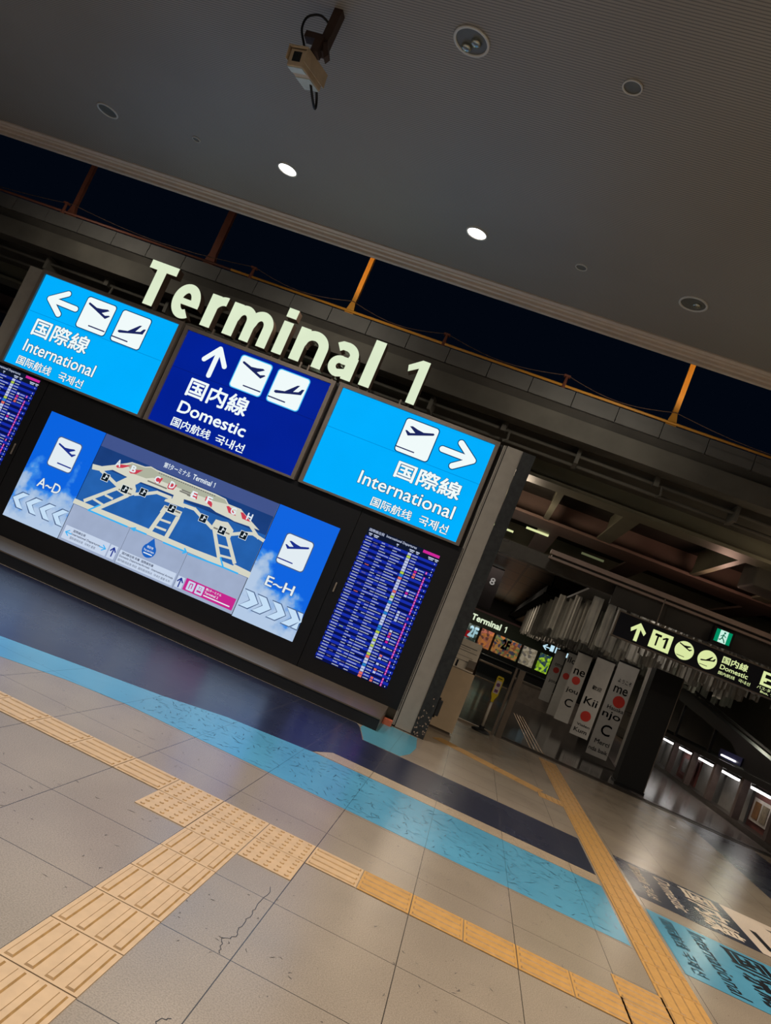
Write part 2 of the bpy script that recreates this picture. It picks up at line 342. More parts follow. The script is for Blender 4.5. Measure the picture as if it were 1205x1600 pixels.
# threshold of the entrance
M_track = mat('worn_steel_track', (96, 88, 82), .3, .8)
sill = MB()
sill.box((2.3,8.86,0),(16,8.93,.008)); sill.box((2.3,8.97,0),(16,8.99,.012)); sill.box((2.3,9.08,0),(16,9.12,.012)); sill.box((2.3,9.2,0),(16,9.25,.008))
struct('trim_2', sill, M_track)
struct('trim_3', MB().xy([(2.3,8.85),(16,8.85),(16,9.26),(2.3,9.26)], .003), mat('black_rubber_mat', (22, 20, 20), .35))
# ================================================================ FLOOR FILMS
Zf = .0015
def solo_xy(name, poly, z, m, label, cat, th=.0012, **k): return solo(name, MB().xy(poly, z, th=th), m, label, cat, **k)
blue_lo = [(2.94,.93),(1.4,.93),(.2,.94),(-.9,.94),(-1.35,.84),(-1.8,.65),(-2.4,.33),(-3.2,-.1),(-4.5,-.85)]
blue_hi = [(-4.5,-.1),(-3.2,.55),(-2.17,1.14),(-1.46,1.41),(-.9,1.62),(-.4,1.9),(.36,2.07),(.9,2.09),(1.4,2.1),(2.94,2.1)]
solo_xy('floor_stripe', blue_lo+blue_hi, Zf, M_blue, 'long light blue floor stripe running below the display board, scratched all over', 'floor stripe')
solo_xy('floor_stripe', [(-4.5,-.1),(-3.2,.55),(-2.17,1.14),(-1.46,1.41),(-.9,1.62),(-.4,1.9),(.36,2.07),(.5,2.38),(2.94,2.38),(2.94,3.52),(.6,3.52),(.46,4.15),(.4,4.3),(-4.6,4.1),(-4.6,-.1)],
        Zf, M_navy, 'dark navy floor stripe under the display board, ending at the yellow tactile line', 'floor stripe')
solo_xy('floor_stripe', [(.61,3.53),(1.02,3.55),(1.1,3.9),(1.13,4.4),(1.08,5.1),(.6,5.14),(.46,4.9),(.47,4.15)], Zf, M_teal, 'short teal floor patch with a curved corner at the foot of the grey pillar', 'floor stripe')
solo_xy('floor_stripe', [(.36,2.1),(.9,2.11),(2.94,2.11),(2.94,2.37),(.5,2.37)], Zf, floormat('sand_floor_film', (176, 156, 130), .27), 'narrow sand coloured gap strip between blue and navy stripes', 'floor stripe')
solo_xy('floor_stripe', [(5.43,3.6),(6.6,3.6),(6.6,8.8),(5.43,8.8)], Zf, M_navy, 'dark navy floor stripe at the right, running towards the entrance track', 'floor stripe')
# floor sign films with lettering read facing +x
def ftxt(mb, s, xa, xb, ya, yb, z, off=.002):       # letters' up is +x, reading goes towards -y
    bx0, bx1, by0, by1 = bounds(s); vs, fs = text_geo(s, off, 0)
    for i_, (a_, b_) in enumerate(((0,0),(off,0),(-off,0))):
        mb.add([(xa+(v[1]-by0+a_)/(by1-by0)*(xb-xa), ya+(v[0]-bx0+b_)/(bx1-bx0)*(yb-ya), z+i_*.0004) for v in vs], fs)
    return mb
d = thing('floor_sign', 'navy floor sign reading 国内線 Domestic in cream beyond the yellow line', 'floor sign', (3.3,2.9,0))
part('film', MB().xy([(3.29,2.35),(4.7,2.35),(4.7,3.5),(3.29,3.5)], Zf+.0002, th=.0012), M_navy, d)
t = MB(); ftxt(t, '国内航线 국내선', 3.42, 3.53, 3.4, 2.48, Zf+.0012); part('lettering', t, M_cream_ink, d)
t = MB(); ftxt(t, 'Domestic', 3.66, 3.81, 3.36, 2.52, Zf+.0012); part('lettering', t, M_cream_ink, d)
t = MB(); ftxt(t, '国内線', 3.92, 4.24, 3.42, 2.42, Zf+.0012, .012); part('lettering', t, M_cream_ink, d)
d = thing('floor_sign', 'cream floor panel with a black line, next to the navy sign', 'floor sign', (4.33,2.9,0))
part('film', MB().xy([(4.33,2.36),(5.42,2.36),(5.42,3.49),(4.33,3.49)], Zf+.0010, th=.0012), M_cream, d)
part('pictogram', MB().xy([(4.44,2.52),(4.5,2.52),(4.5,2.98),(4.44,2.98)], Zf+.0016), M_ink, d)
part('pictogram', MB().xy([(4.7,3.3),(4.76,3.3),(5.2,2.7),(5.16,2.66)], Zf+.0016), M_ink, d)
d = thing('floor_sign', 'light blue floor sign reading 国際線 International in black at the right', 'floor sign', (3.3,1.4,0))
part('film', MB().xy([(3.29,.9),(6.0,.9),(6.0,2.05),(3.29,2.05)], Zf+.0002, th=.0012), M_blue, d)
t = MB(); ftxt(t, '国际航线 국제선', 3.37, 3.48, 1.97, 1.0, Zf+.0012); part('lettering', t, M_ink, d)
t = MB(); ftxt(t, 'International', 3.6, 3.74, 1.98, .96, Zf+.0012); part('lettering', t, M_ink, d)
t = MB(); ftxt(t, '国際線', 3.86, 4.2, 1.98, .96, Zf+.0012, .012); part('lettering', t, M_ink, d)
# cracks in two tiles
def crack(pts, label):
    mb = MB(); rnd = random.Random(len(pts)+int(pts[0][0]*99)); P = []
    for a, b in zip(pts[:-1], pts[1:]):
        for k in range(6):
            f = k/6; P.append((a[0]+(b[0]-a[0])*f+rnd.uniform(-.008,.008), a[1]+(b[1]-a[1])*f+rnd.uniform(-.008,.008)))
    P.append(pts[-1])
    for a, b in zip(P[:-1], P[1:]):
        d_ = Vector((b[0]-a[0], b[1]-a[1])).normalized(); q = Vector((-d_.y, d_.x))*.0014
        mb.add([(a[0]-q.x,a[1]-q.y,.0009),(b[0]-q.x,b[1]-q.y,.0009),(b[0]+q.x,b[1]+q.y,.0009),(a[0]+q.x,a[1]+q.y,.0009)], [(0,1,2,3)])
    solo('floor_crack', mb, M_ink, label, 'crack')
c_ = [atz(*p, 0) for p in ((424,1387),(400,1420),(378,1443),(368,1464),(347,1467),(343,1490))]
crack([(p.x, p.y) for p in c_], 'jagged crack in the tile beside the yellow tactile band')
c_ = [atz(*p, 0) for p in ((268,1590),(246,1597),(236,1612))]
crack([(p.x, p.y) for p in c_], 'short crack at the lower edge of the photo')
# scuffs and grit
def marks(name, n, region, inside, m, label, cat, z, L, wd, seed):
    rn = random.Random(seed); mb = MB(); k = 0
    while k < n:
        x = rn.uniform(region[0], region[1]); y = rn.uniform(region[2], region[3])
        if not inside(x, y): continue
        a = rn.choice((rn.gauss(.5,.5), rn.gauss(2.0,.6), rn.uniform(0, 3.14))); l_ = rn.uniform(*L)*(2.2 if rn.random() < .08 else 1); w = rn.uniform(*wd)
        dx, dy = math.cos(a)*l_/2, math.sin(a)*l_/2; qx, qy = -math.sin(a)*w/2, math.cos(a)*w/2; bx_, by_ = qx*rn.uniform(-3,3), qy*rn.uniform(-3,3)
        mb.add([(x-dx-qx*.3,y-dy-qy*.3,z),(x+bx_-qx,y+by_-qy,z),(x+dx-qx*.3,y+dy-qy*.3,z),(x+dx+qx*.3,y+dy+qy*.3,z),(x+bx_+qx,y+by_+qy,z),(x-dx+qx*.3,y-dy+qy*.3,z)], [(0,1,4,5),(1,2,3,4)]); k += 1
    return solo(name, mb, m, label, cat, kind='stuff')
M_scr = mat('dark_scratch', (22, 52, 70), .5, var=.3); M_grit = mat('dark_grit', (52, 48, 46), .6, var=.2)
marks('scratch_marks', 620, (-.9,2.9,.98,2.06), lambda x, y: x > .6 or y < 1.9+.2*x, M_scr, 'short dark scratches all over the light blue floor stripe', 'scratches', Zf+.0007, (.015,.075), (.0035,.007), 4)
marks('scratch_marks', 45, (3.32,5.2,.93,2.02), lambda x, y: True, M_scr, 'short dark scratches on the blue floor sign', 'scratches', Zf+.0016, (.015,.05), (.002,.004), 5)
marks('grit_marks', 260, (-1.5,2.9,-1.6,.85), lambda x, y: not (-.62 < y < .02), M_grit, 'tiny dark specks and scuffs scattered over the beige tiles', 'grit', .0006, (.006,.03), (.003,.006), 6)
# ================================================================ TACTILE PAVING
def slab(mb, L, Wd, h=.0035, g=.003): mb.box((g-L/2, g-Wd/2, 0), (L/2-g, Wd/2-g, h))
def bar(mb, x, y, L, w, h0, h1, mi=0):                                  # bevelled bar along x
    a, b = L/2, w/2; c, d_ = L/2-.006, w/2-.006
    mb.add([(x-a,y-b,h0),(x+a,y-b,h0),(x+a,y+b,h0),(x-a,y+b,h0),(x-c,y-d_,h1),(x+c,y-d_,h1),(x+c,y+d_,h1),(x-c,y+d_,h1)],
           [(0,1,5,4),(1,2,6,5),(2,3,7,6),(3,0,4,7)], mi); mb.add([(x-c,y-d_,h1),(x+c,y-d_,h1),(x+c,y+d_,h1),(x-c,y+d_,h1)], [(0,1,2,3)], 0)
def bar_tile_mesh():
    mb = MB(); slab(mb, .3, .3)
    for k in range(4): bar(mb, 0, -.1125+.075*k, .27, .034, .0036, .0086, 1)
    return mb
def dot_tile_mesh():
    mb = MB(); slab(mb, .3, .3)
    for i in range(5):
        for j in range(5):
            mb.lathe((-.116+.058*i, -.116+.058*j, .0035), [(.0135,0),(.0085,.005)], 12, 1); mb.lathe((-.116+.058*i, -.116+.058*j, .0035), [(.0085,.005),(.0001,.0053)], 12, 0)
    return mb
ME_bar = mesh_of('tactile_bar_tile', bar_tile_mesh(), [M_yel, M_groove], Vector((0,0,0)))
ME_bar2 = mesh_of('tactile_bar_tile', bar_tile_mesh(), [M_yel2, M_groove], Vector((0,0,0)))
ME_bar3 = mesh_of('tactile_bar_tile', bar_tile_mesh(), [M_hall, M_yel2], Vector((0,0,0)))
ME_dot = mesh_of('tactile_dot_tile', dot_tile_mesh(), [M_yel, M_groove], Vector((0,0,0)))
def tile(me, name, x, y, rot, label, group, cat='tactile tile'):
    o = bpy.data.objects.new(name, me); S.collection.objects.link(o); o.location = (x, y, .0004); o.rotation_euler = (0,0,rot)
    o['label'] = label; o['category'] = cat; o['group'] = group
for u in range(-8, 0): tile(ME_bar, 'tactile_bar_tile', .3*u+.15, -.15, 0, 'ribbed yellow tactile tile in the line leading left from the dotted tiles', 'ribbed tiles left of the dotted block')
names = ['far left', 'far middle', 'far right', 'near left', 'near middle', 'near right']
for j in (0, 1):
    for i in range(3): tile(ME_dot, 'tactile_dot_tile', .3*i+.15, -.15-.3*j, 0, 'yellow tactile tile with raised dots, %s one of the six dotted tiles' % names[j*3+i], 'dotted warning tiles')
for u in range(3, 8): tile(ME_bar2 if u > 3 else ME_bar, 'tactile_bar_tile', .3*u+.15, -.15, 0, 'ribbed yellow tactile tile in the line leading right from the dotted tiles', 'ribbed tiles right of the dotted block')
for v in range(-10, -2): tile(ME_bar, 'tactile_bar_tile', .45, .3*v+.15, math.pi/2, 'ribbed yellow tactile tile in the band coming towards the camera', 'ribbed tiles leading to the dotted block')
for x, y in ((2.55, -.15), (2.83, -.15), (2.83, .12)): tile(ME_bar2, 'tactile_bar_tile', x, y, 0, 'smooth worn yellow tactile tile where two yellow lines meet', 'worn tiles at the junction')
for k in range(31): tile(ME_bar2, 'tactile_bar_tile', 3.11, -.75+.3*k+.15, math.pi/2, 'ribbed ochre tactile tile in the long line leading to the entrance', 'long ochre tactile line')
for k in range(20): tile(ME_bar3, 'tactile_bar_tile', 3.0, 9.45+.3*k, math.pi/2, 'tactile tile of ochre bars on the dark concourse floor', 'tactile line inside the concourse')
for k in range(5): tile(ME_bar2, 'tactile_bar_tile', 1.44+.281*k, 5.78-.114*k, -.386, 'ribbed ochre tactile tile in the thin branch towards the grey pillar', 'branch line tiles')
tile(ME_bar2, 'tactile_bar_tile', 2.81, 5.08, math.pi/2, 'wide barred ochre tile joining the branch to the long line', 'branch junction tiles')
# ================================================================ THE DISPLAY BOARD
BYAW = .03498; B = Matrix.Translation((0, 5.165, 0)) @ Matrix.Rotation(BYAW, 4, 'Z')
bd = thing('display_cabinet', 'huge black information board cabinet with grey side pillars and steel plinth', 'information board', (-2.9,.25,0), B)
part('housing', MB().box((-7.6,.03,.2),(.72,.55,2.42)), M_dark, bd)
part('front_panel', MB().box((-5.55,0,.2),(-.7,.028,2.43)), M_dark, bd)
dr = part('door', MB().box((-.69,0,.2),(.735,.028,2.43)), M_dark, bd); part('handle', MB().box((-.642,-.018,1.26),(-.622,-.004,1.39)).box((-.637,-.006,1.28),(-.627,.004,1.3)), M_steel, dr, bevel=.004)
dl = part('door', MB().box((-7.6,0,.2),(-5.56,.028,2.43)), M_dark, bd); part('handle', MB().box((-5.62,-.018,1.28),(-5.6,-.004,1.44)), M_steel, dl, bevel=.004)
part('sign_carrier', MB().box((-6.38,.03,2.44),(.7,.5,3.9)), M_slot, bd)
pl = part('pillar', MB().box((.765,-.01,.01),(.98,.5,3.905)), M_pill, bd, label='grey cladding panel right of the screens')
part('reveal', MB().box((.715,.0,.02),(.735,.4,3.9)).box((.74,-.006,.02),(.752,.4,3.9)), M_pill, pl)
part('reveal', MB().box((.735,.01,.02),(.765,.4,3.88)), M_slot, pl)
part('corner_post', MB().box((.984,-.03,0),(1.155,.5,3.9)), mat('chipped_dark_post', (32, 33, 32), .5, var=.5, scale=20), bd, label='dark chipped corner post at the right end')
rb = random.Random(5); ch = MB()
for k in range(34):
    z = abs(rb.gauss(0, .22))+.02; x = rb.uniform(1.0, 1.15); r_ = rb.uniform(.004, .012)
    if z < .9: ch.xz([(x+r_*math.cos(a)*rb.uniform(.5,1.3), z+r_*math.sin(a)*rb.uniform(.5,1.6)) for a in (0,1,2,3,4,5,5.8)], -.0312)
part('paint_chips', ch, mat('bare_metal_chip', (150, 128, 110), .5), bd, kind='stuff')
part('hinge_bracket', MB().box((1.155,.0,.33),(1.215,.09,.53)).box((1.155,.02,.3),(1.18,.07,.56)), M_black, bd, bevel=.006)
part('pillar', MB().box((-6.62,-.01,2.44),(-6.4,.5,3.905)), M_pill, bd, label='grey cladding panel at the left end')
pb = MB(); pb.add([(-7.6,-.0,.2),(.6,-.0,.2),(.6,-.86,.15),(-7.6,-.86,.15),(-7.6,-.86,.135),(.6,-.86,.135)], [(0,1,2,3),(3,2,5,4)]); pb.add([(.6,0,.2),(.6,0,0),(.6,-.86,0),(.6,-.86,.15)], [(0,1,2,3)])
part('plinth_tray', pb, mat('dull_brushed_tray', (122, 108, 92), .36, .5, var=.12, scale=3, stretch=(.4, 6, 6)), bd, label='brushed steel sloping tray along the foot')
part('skirt', MB().box((-7.6,-.855,0),(.598,-.83,.136)), M_black, bd)
part('foot_block', MB().box((.605,-.16,0),(.72,-.03,.07)), mat('orange_foot', (200, 104, 74), .5), bd, label='small orange block at the plinth end')
# --- icons
def rebase(poly, x0, z0, k=1.0): return [(x0+(a*k), z0+(b_*k)) for a, b_ in poly]
TKR = [(-.205,3.708),(-.188,3.694),(-.2,3.676),(-.526,3.554),(-.584,3.613),(-.562,3.622),(-.506,3.6),(-.442,3.622),(-.543,3.686),(-.508,3.7),(-.426,3.68),(-.336,3.668)]
TKR = [((a+.383)/.47, (z-3.546)/.47) for a, z in TKR]
TKL = [(-a, z) for a, z in TKR]
LDL = [(-2.47,3.454),(-2.47,3.474),(-2.452,3.487),(-2.329,3.513),(-2.19,3.651),(-2.155,3.66),(-2.215,3.545),(-2.143,3.567),(-2.109,3.62),(-2.076,3.628),(-2.093,3.541),(-2.219,3.508),(-2.441,3.445)]
LDL = [((a+2.29)/.47, (z-3.546)/.47) for a, z in LDL]
def icon(parent, x0, x1, z0, z1, kind, y, out=None, face=None, ink=None, name='pictogram'):
    cx, cz, s = (x0+x1)/2, (z0+z1)/2, (x1-x0)
    if out: part('pictogram_outline', MB().xz(rrect(x0-.013, x1+.013, z0-.013, z1+.013, .05), y+.001), out, parent)
    p = part(name, MB().xz(rrect(x0, x1, z0, z1, .042), y), face or E_w, parent)
    m = MB(); sh = {'R': TKR, 'L': TKL, 'D': LDL}[kind]; m.xz([(cx+a*s, cz+b_*s) for a, b_ in sh], y-.002)
    if kind == 'R': m.rect(x0, cx+.03, z0+.05, z0+.066, y-.002)
    elif kind == 'L': m.rect(cx-.05, x1-.01, z0+.06, z0+.078, y-.002)
    else: m.rect(x0, cx+.03, z0+.05, z0+.068, y-.002)
    part('airplane', m, ink or E_nv, p)
def arrow(mb, tip, d, L, hw, w, y, mi=0):
    d = Vector(d).normalized(); q = Vector((-d.y, d.x)); tp = Vector(tip)
    mb.line([tuple(tp-d*L), tuple(tp)], w, y, mi, True)
    mb.line([tuple(tp-d*hw*.98+q*hw*.72), tuple(tp), tuple(tp-d*hw*.98-q*hw*.72)], w, y-.0004, mi, True); return mb
def lightbox(name, label, x0, x1, z0, z1, E, Es, seamz):
    s = thing(name, label, 'illuminated sign', ((x0+x1)/2, .02, z0), B)
    part('light_panel', MB().box((x0,-.004,z0),(x1,.03,z1)), E, s)
    part('panel_seam', MB().rect(x0, x1, seamz, seamz+.006, -.0055), Es, s)
    f = MB(); w = .055
    f.box((x0-w,-.04,z1),(x1+w,.03,z1+w)); f.box((x0-w,-.04,z0-.03),(x1+w,.03,z0)); f.box((x0-w,-.04,z0),(x0,.03,z1)); f.box((x1,-.04,z0),(x1+w,.03,z1))
    part('frame', f, M_frame, s); return s
def sign_text(s, rows, out=None, halo=False):
    for st, x0, x1, z0, z1, off in rows:
        if out: part('lettering_outline', txt(MB(), st, x0, x1, z0, z1, -.0075, off, grow=.028 if z1-z0 < .2 else .02), out, s)
        part('lettering', txt(MB(), st, x0, x1, z0, z1, -.0095, off), E_w, s)
s = lightbox('guide_sign', 'light blue illuminated sign with left arrow, 国際線 International and two airplane symbols', -6.336, -4.13, 2.46, 3.865, E_lb, E_seam, 3.285)
part('arrow_outline', arrow(MB(), (-6.11,3.55), (-1,.02), .43, .23, .105, -.0075), E_out, s); part('arrow', arrow(MB(), (-6.11,3.55), (-1,.02), .43, .23, .08, -.0095), E_w, s)
icon(s, -5.57, -5.11, 3.315, 3.785, 'L', -.0095, E_out); icon(s, -4.995, -4.54, 3.31, 3.785, 'D', -.0095, E_out)
sign_text(s, [('国際線', -6.145, -5.25, 2.97, 3.225, .02), ('International', -6.152, -5.0, 2.71, 2.885, .012), ('国际航线', -6.155, -5.6, 2.5, 2.63, .016), ('국제선', -5.47, -5.08, 2.5, 2.625, .016)], E_out)
s = lightbox('guide_sign', 'deep blue illuminated sign with up arrow, 国内線 Domestic and two airplane symbols', -3.975, -1.768, 2.46, 3.84, E_db, E_seam2, 3.285)
part('arrow', arrow(MB(), (-3.43,3.75), (0,1), .41, .22, .07, -.0095), E_w, s)
icon(s, -3.095, -2.635, 3.315, 3.785, 'L', -.0095, E_halo); icon(s, -2.525, -2.06, 3.315, 3.785, 'D', -.0095, E_halo)
sign_text(s, [('国内線', -3.63, -2.72, 2.97, 3.235, .022), ('Domestic', -3.635, -2.61, 2.71, 2.875, .02), ('国内航线', -3.64, -3.05, 2.5, 2.63, .016), ('국내선', -2.96, -2.53, 2.5, 2.625, .016)])
s = lightbox('guide_sign', 'light blue illuminated sign with right arrow, 国際線 International and one airplane symbol', -1.593, .606, 2.46, 3.855, E_lb, E_seam, 3.285)
part('arrow_outline', arrow(MB(), (.41,3.553), (1,0), .43, .23, .105, -.0075), E_out, s); part('arrow', arrow(MB(), (.41,3.553), (1,0), .43, .23, .08, -.0095), E_w, s)
icon(s, -.613, -.15, 3.31, 3.782, 'R', -.0095, E_out)
sign_text(s, [('国際線', -.488, .42, 2.975, 3.205, .022), ('International', -.905, .44, 2.72, 2.895, .012), ('国际航线', -.63, -.06, 2.5, 2.625, .016), ('국제선', .05, .45, 2.505, 2.63, .016)], E_out)
# --- channel letters
zt, zb_ = 4.63, 3.972
LET = [('T', -4.925, -4.49, zt, 'T'), ('e', -4.4, -4.0, 4.475, 'e'), ('r', -3.875, -3.585, 4.475, 'r'), ('m', -3.525, -2.85, 4.475, 'm'), ('i', -2.75, -2.605, 4.655, 'i'),
       ('n', -2.485, -2.0, 4.475, 'n'), ('a', -1.94, -1.55, 4.475, 'a'), ('l', -1.43, -1.275, 4.65, 'l'), ('1', -.885, -.61, 4.6, 'numeral 1')]
for ch_, x0, x1, z1, nm in LET:
    lt = thing('channel_letter', 'glowing pale %s of the big Terminal 1 lettering on top of the board' % (nm if len(nm) > 1 else 'letter '+nm), 'sign letter', ((x0+x1)/2, .1, 3.93), B)
    zbb = zb_-(.01 if ch_ in 'ea' else 0)
    polys = big_letter(ch_, x0, x1, zbb, z1); a = MB(); b2 = MB()
    for P in polys: a.xz(P, .006, th=.16); b2.xz(P, 0)
    part('return', a, M_ret, lt); part('face', b2, E_face, lt)
    st = MB(); 
    for xx in ((x0+x1)/2-.06, (x0+x1)/2+.06): st.box((xx-.012,.06,3.9),(xx+.012,.1,zbb+.03))
    part('standoff', st, M_frame, lt)
# --- flight lists
E_hd = glow('list_header_glow', (14, 22, 44)); E_r1 = glow('list_row_glow', (22, 44, 170)); E_r2 = glow('list_row_dark_glow', (8, 16, 74))
E_tx = glow('list_text_glow', (190, 200, 226)); E_pk = glow('list_pink_glow', (205, 40, 150)); E_or = glow('list_orange_glow', (225, 110, 90)); E_gn = glow('list_green_glow', (180, 205, 70)); E_cy = glow('list_cyan_glow', (40, 130, 200)); E_dm = glow('list_dim_glow', (120, 110, 140))
LM = [E_hd, E_r1, E_r2, E_tx, E_pk, E_or, E_gn, E_cy, E_dm]
def flight_list(x0, x1, z0, z1, label):
    s = thing('departure_screen', label, 'flight information screen', ((x0+x1)/2, .01, z0), B)
    w = x1-x0; X = lambda f: x0+f*w; y = -.004
    part('screen', MB().box((x0,y,z0),(x1,.0,z1)), E_hd, s)
    g = MB(); n = 46; zt_ = z1-.115; p = (zt_-z0)/n; rn = random.Random(3); y -= .001
    for k in range(n):
        za = zt_-(k+1)*p; g.rect(x0, x1, za+.001, za+p, y, 1 if (k//1) % 2 == 0 else 2)
        c = za+p*.5; h = p*.17
        def word(fa, L, mi=3, hh=h):
            x = X(fa); e = x+L*w
            while x < e: ww = rn.uniform(.006,.011); g.rect(x, min(x+ww, e), c-hh*rn.uniform(.8,1), c+hh*rn.uniform(.8,1), y-.001, mi); x += ww+.0035
        word(.02, .085)
        if rn.random() < .3: word(.135, .055, rn.choice((8, 8, 5, 6)))
        word(.235, rn.choice((.045, .06, .09)))
        if rn.random() < .4: word(.33, .055, rn.choice((3, 8)))
        word(.4 , rn.choice((.06, .1, .13, .17)))
        g.rect(X(.60), X(.648), c-p*.4, c+p*.4, y-.001, rn.choice((3,3,3,3,5,7,6,3)))
        word(.665, .07)
        if (k//4) % 2 and rn.random() < .8 or rn.random() < .15: g.rect(X(.76), X(.795), c-p*.34, c+p*.34, y-.001, rn.choice((3,3,5,4))); word(.81, .075)
        if k not in (0,1,2,3,5,20,22,36,42): g.rect(X(.905), X(.925), c-p*.45, c+p*.45, y-.001, 4); g.rect(X(.912), X(.919), c-p*.2, c+p*.2, y-.0015, 3)
        if rn.random() < .8: g.rect(X(.965), X(.975), c-p*.18, c+p*.18, y-.001, 3)
    part('flight_rows', g, LM, s)
    hd = MB(); txt(hd, '国際線出発', X(.02), X(.23), z1-.047, z1-.008, y-.001, .01); txt(hd, 'International Departures', X(.26), X(.68), z1-.052, z1-.01, y-.001, .01)
    for f, L in ((.03,.05),(.1,.07),(.42,.03),(.6,.07),(.69,.05),(.86,.08),(.95,.05)):
        hd.rect(X(f), X(f+L), z1-.082, z1-.068, y-.001); hd.rect(X(f+.01), X(f+L-.01), z1-.101, z1-.09, y-.001)
    part('header_lettering', hd, E_tx, s)
    part('pink_banner', MB().rect(X(.77), X(.995), z1-.045, z1-.008, y-.001), E_pk, s)
flight_list(-.525, .49, .392, 2.228, 'tall flight list screen with blue rows at the right of the board')
flight_list(-6.7, -5.685, .47, 2.4, 'tall flight list screen cut off at the left edge of the photo')
DATA = {'main': [[-4.431, 1.594], [-4.296, 1.613], [-4.136, 1.697], [-3.978, 1.786], [-3.918, 1.824], [-3.717, 1.835], [-3.64, 1.868], [-3.543, 1.856], [-2.632, 1.858], [-2.473, 1.847], [-2.412, 1.797], [-2.222, 1.799], [-2.161, 1.764], [-2.026, 1.701], [-1.873, 1.63], [-2.008, 1.627], [-2.244, 1.613], [-2.326, 1.624], [-2.528, 1.632], [-2.634, 1.661], [-3.021, 1.628], [-3.489, 1.624], [-3.683, 1.617], [-3.727, 1.562], [-3.892, 1.609], [-4.129, 1.624], [-4.271, 1.547], [-4.41, 1.522]], 'roof': [[-3.967, 1.763], [-3.911, 1.81], [-3.71, 1.821], [-3.634, 1.854], [-3.534, 1.839], [-2.623, 1.839], [-2.483, 1.835], [-2.424, 1.789], [-2.618, 1.759], [-3.074, 1.741], [-3.542, 1.736], [-3.634, 1.691], [-3.828, 1.682]], 'hubL': [[-4.0, 1.491], [-3.892, 1.609], [-3.742, 1.621], [-3.733, 1.543], [-3.699, 1.503], [-3.684, 1.427], [-3.771, 1.359], [-3.956, 1.387], [-3.984, 1.443]], 'mid': [[-3.172, 1.639], [-3.017, 1.634], [-2.999, 1.567], [-2.965, 1.554], [-2.962, 1.518], [-3.262, 1.502], [-3.255, 1.532], [-3.172, 1.578]], 'gate': [[-3.232, 1.454], [-2.963, 1.461], [-2.963, 1.342], [-2.989, 1.338], [-2.996, 1.382], [-3.203, 1.378], [-3.21, 1.349], [-3.256, 1.344]], 'hubR': [[-2.506, 1.433], [-2.488, 1.544], [-2.399, 1.55], [-2.316, 1.569], [-2.2, 1.498], [-2.199, 1.381], [-2.452, 1.367]], 'lines': [[0.05, [[-3.97, 1.401], [-4.311, 1.089]]], [0.05, [[-3.779, 1.373], [-4.103, 1.044]]], [0.03, [[-4.069, 1.267], [-3.957, 1.257]]], [0.03, [[-4.2, 1.154], [-4.054, 1.134]]], [0.045, [[-4.274, 1.553], [-4.13, 1.508], [-3.987, 1.456]]], [0.045, [[-3.681, 1.436], [-3.541, 1.498], [-3.407, 1.572], [-3.198, 1.575]]], [0.06, [[-3.209, 1.362], [-3.278, 1.022]]], [0.06, [[-2.991, 1.357], [-3.028, 1.01]]], [0.03, [[-3.199, 1.253], [-3.057, 1.261]]], [0.03, [[-3.216, 1.14], [-3.072, 1.145]]], [0.05, [[-2.429, 1.376], [-2.206, 1.049]]], [0.05, [[-2.233, 1.382], [-2.009, 1.108]]], [0.03, [[-2.316, 1.238], [-2.165, 1.256]]], [0.03, [[-2.225, 1.122], [-2.054, 1.145]]], [0.045, [[-2.985, 1.552], [-2.818, 1.56], [-2.662, 1.489], [-2.49, 1.417]]], [0.045, [[-2.197, 1.443], [-2.049, 1.518], [-1.93, 1.556], [-1.767, 1.527]]], [0.04, [[-2.016, 1.646], [-1.844, 1.532]]], [0.04, [[-4.104, 1.046], [-3.709, 1.054], [-3.308, 1.056]]], [0.04, [[-3.01, 1.044], [-2.593, 1.045], [-2.218, 1.059]]], [0.04, [[-1.996, 1.07], [-1.765, 1.056]]]], 'blue': [[0.022, [[-3.592, 0.988], [-4.205, 0.989], [-4.08, 1.114]]], [0.022, [[-3.531, 0.993], [-3.3, 0.995]]], [0.022, [[-3.029, 0.985], [-2.682, 0.987]]], [0.022, [[-2.644, 0.973], [-2.113, 0.993], [-1.909, 0.993]]], [0.022, [[-2.131, 1.0], [-2.213, 1.097]]], [0.02, [[-3.473, 0.976], [-3.53, 0.99], [-3.472, 1.016]]], [0.02, [[-2.721, 1.022], [-2.677, 0.987], [-2.721, 0.956]]]], 'red': [[[-4.112, 1.692], [-4.054, 1.736], [-3.902, 1.775], [-4.008, 1.699], [-4.082, 1.674]], [[-3.902, 1.687], [-3.853, 1.733], [-3.72, 1.782], [-3.791, 1.694], [-3.867, 1.673]], [[-3.516, 1.711], [-3.505, 1.763], [-3.408, 1.781], [-3.426, 1.699], [-3.488, 1.681]], [[-3.304, 1.694], [-3.304, 1.754], [-3.184, 1.768], [-3.209, 1.687], [-3.287, 1.674]], [[-2.941, 1.69], [-2.938, 1.766], [-2.87, 1.77], [-2.848, 1.69]], [[-2.738, 1.719], [-2.741, 1.777], [-2.69, 1.783], [-2.62, 1.714], [-2.612, 1.665]], [[-2.427, 1.761], [-2.394, 1.774], [-2.338, 1.752], [-2.247, 1.686], [-2.363, 1.69]], [[-2.212, 1.759], [-2.177, 1.766], [-2.1, 1.73], [-2.027, 1.686], [-2.155, 1.685]]], 'let': [['A', -4.087, 1.743], ['B', -3.853, 1.743], ['C', -3.479, 1.736], ['D', -3.249, 1.743], ['E', -2.907, 1.733], ['F', -2.681, 1.746], ['G', -2.309, 1.738], ['H', -2.069, 1.745]], 'black': [[-4.179, 1.491], [-3.587, 1.5], [-3.848, 1.443], [-3.117, 1.447], [-2.654, 1.488], [-2.347, 1.438], [-2.046, 1.487]]}
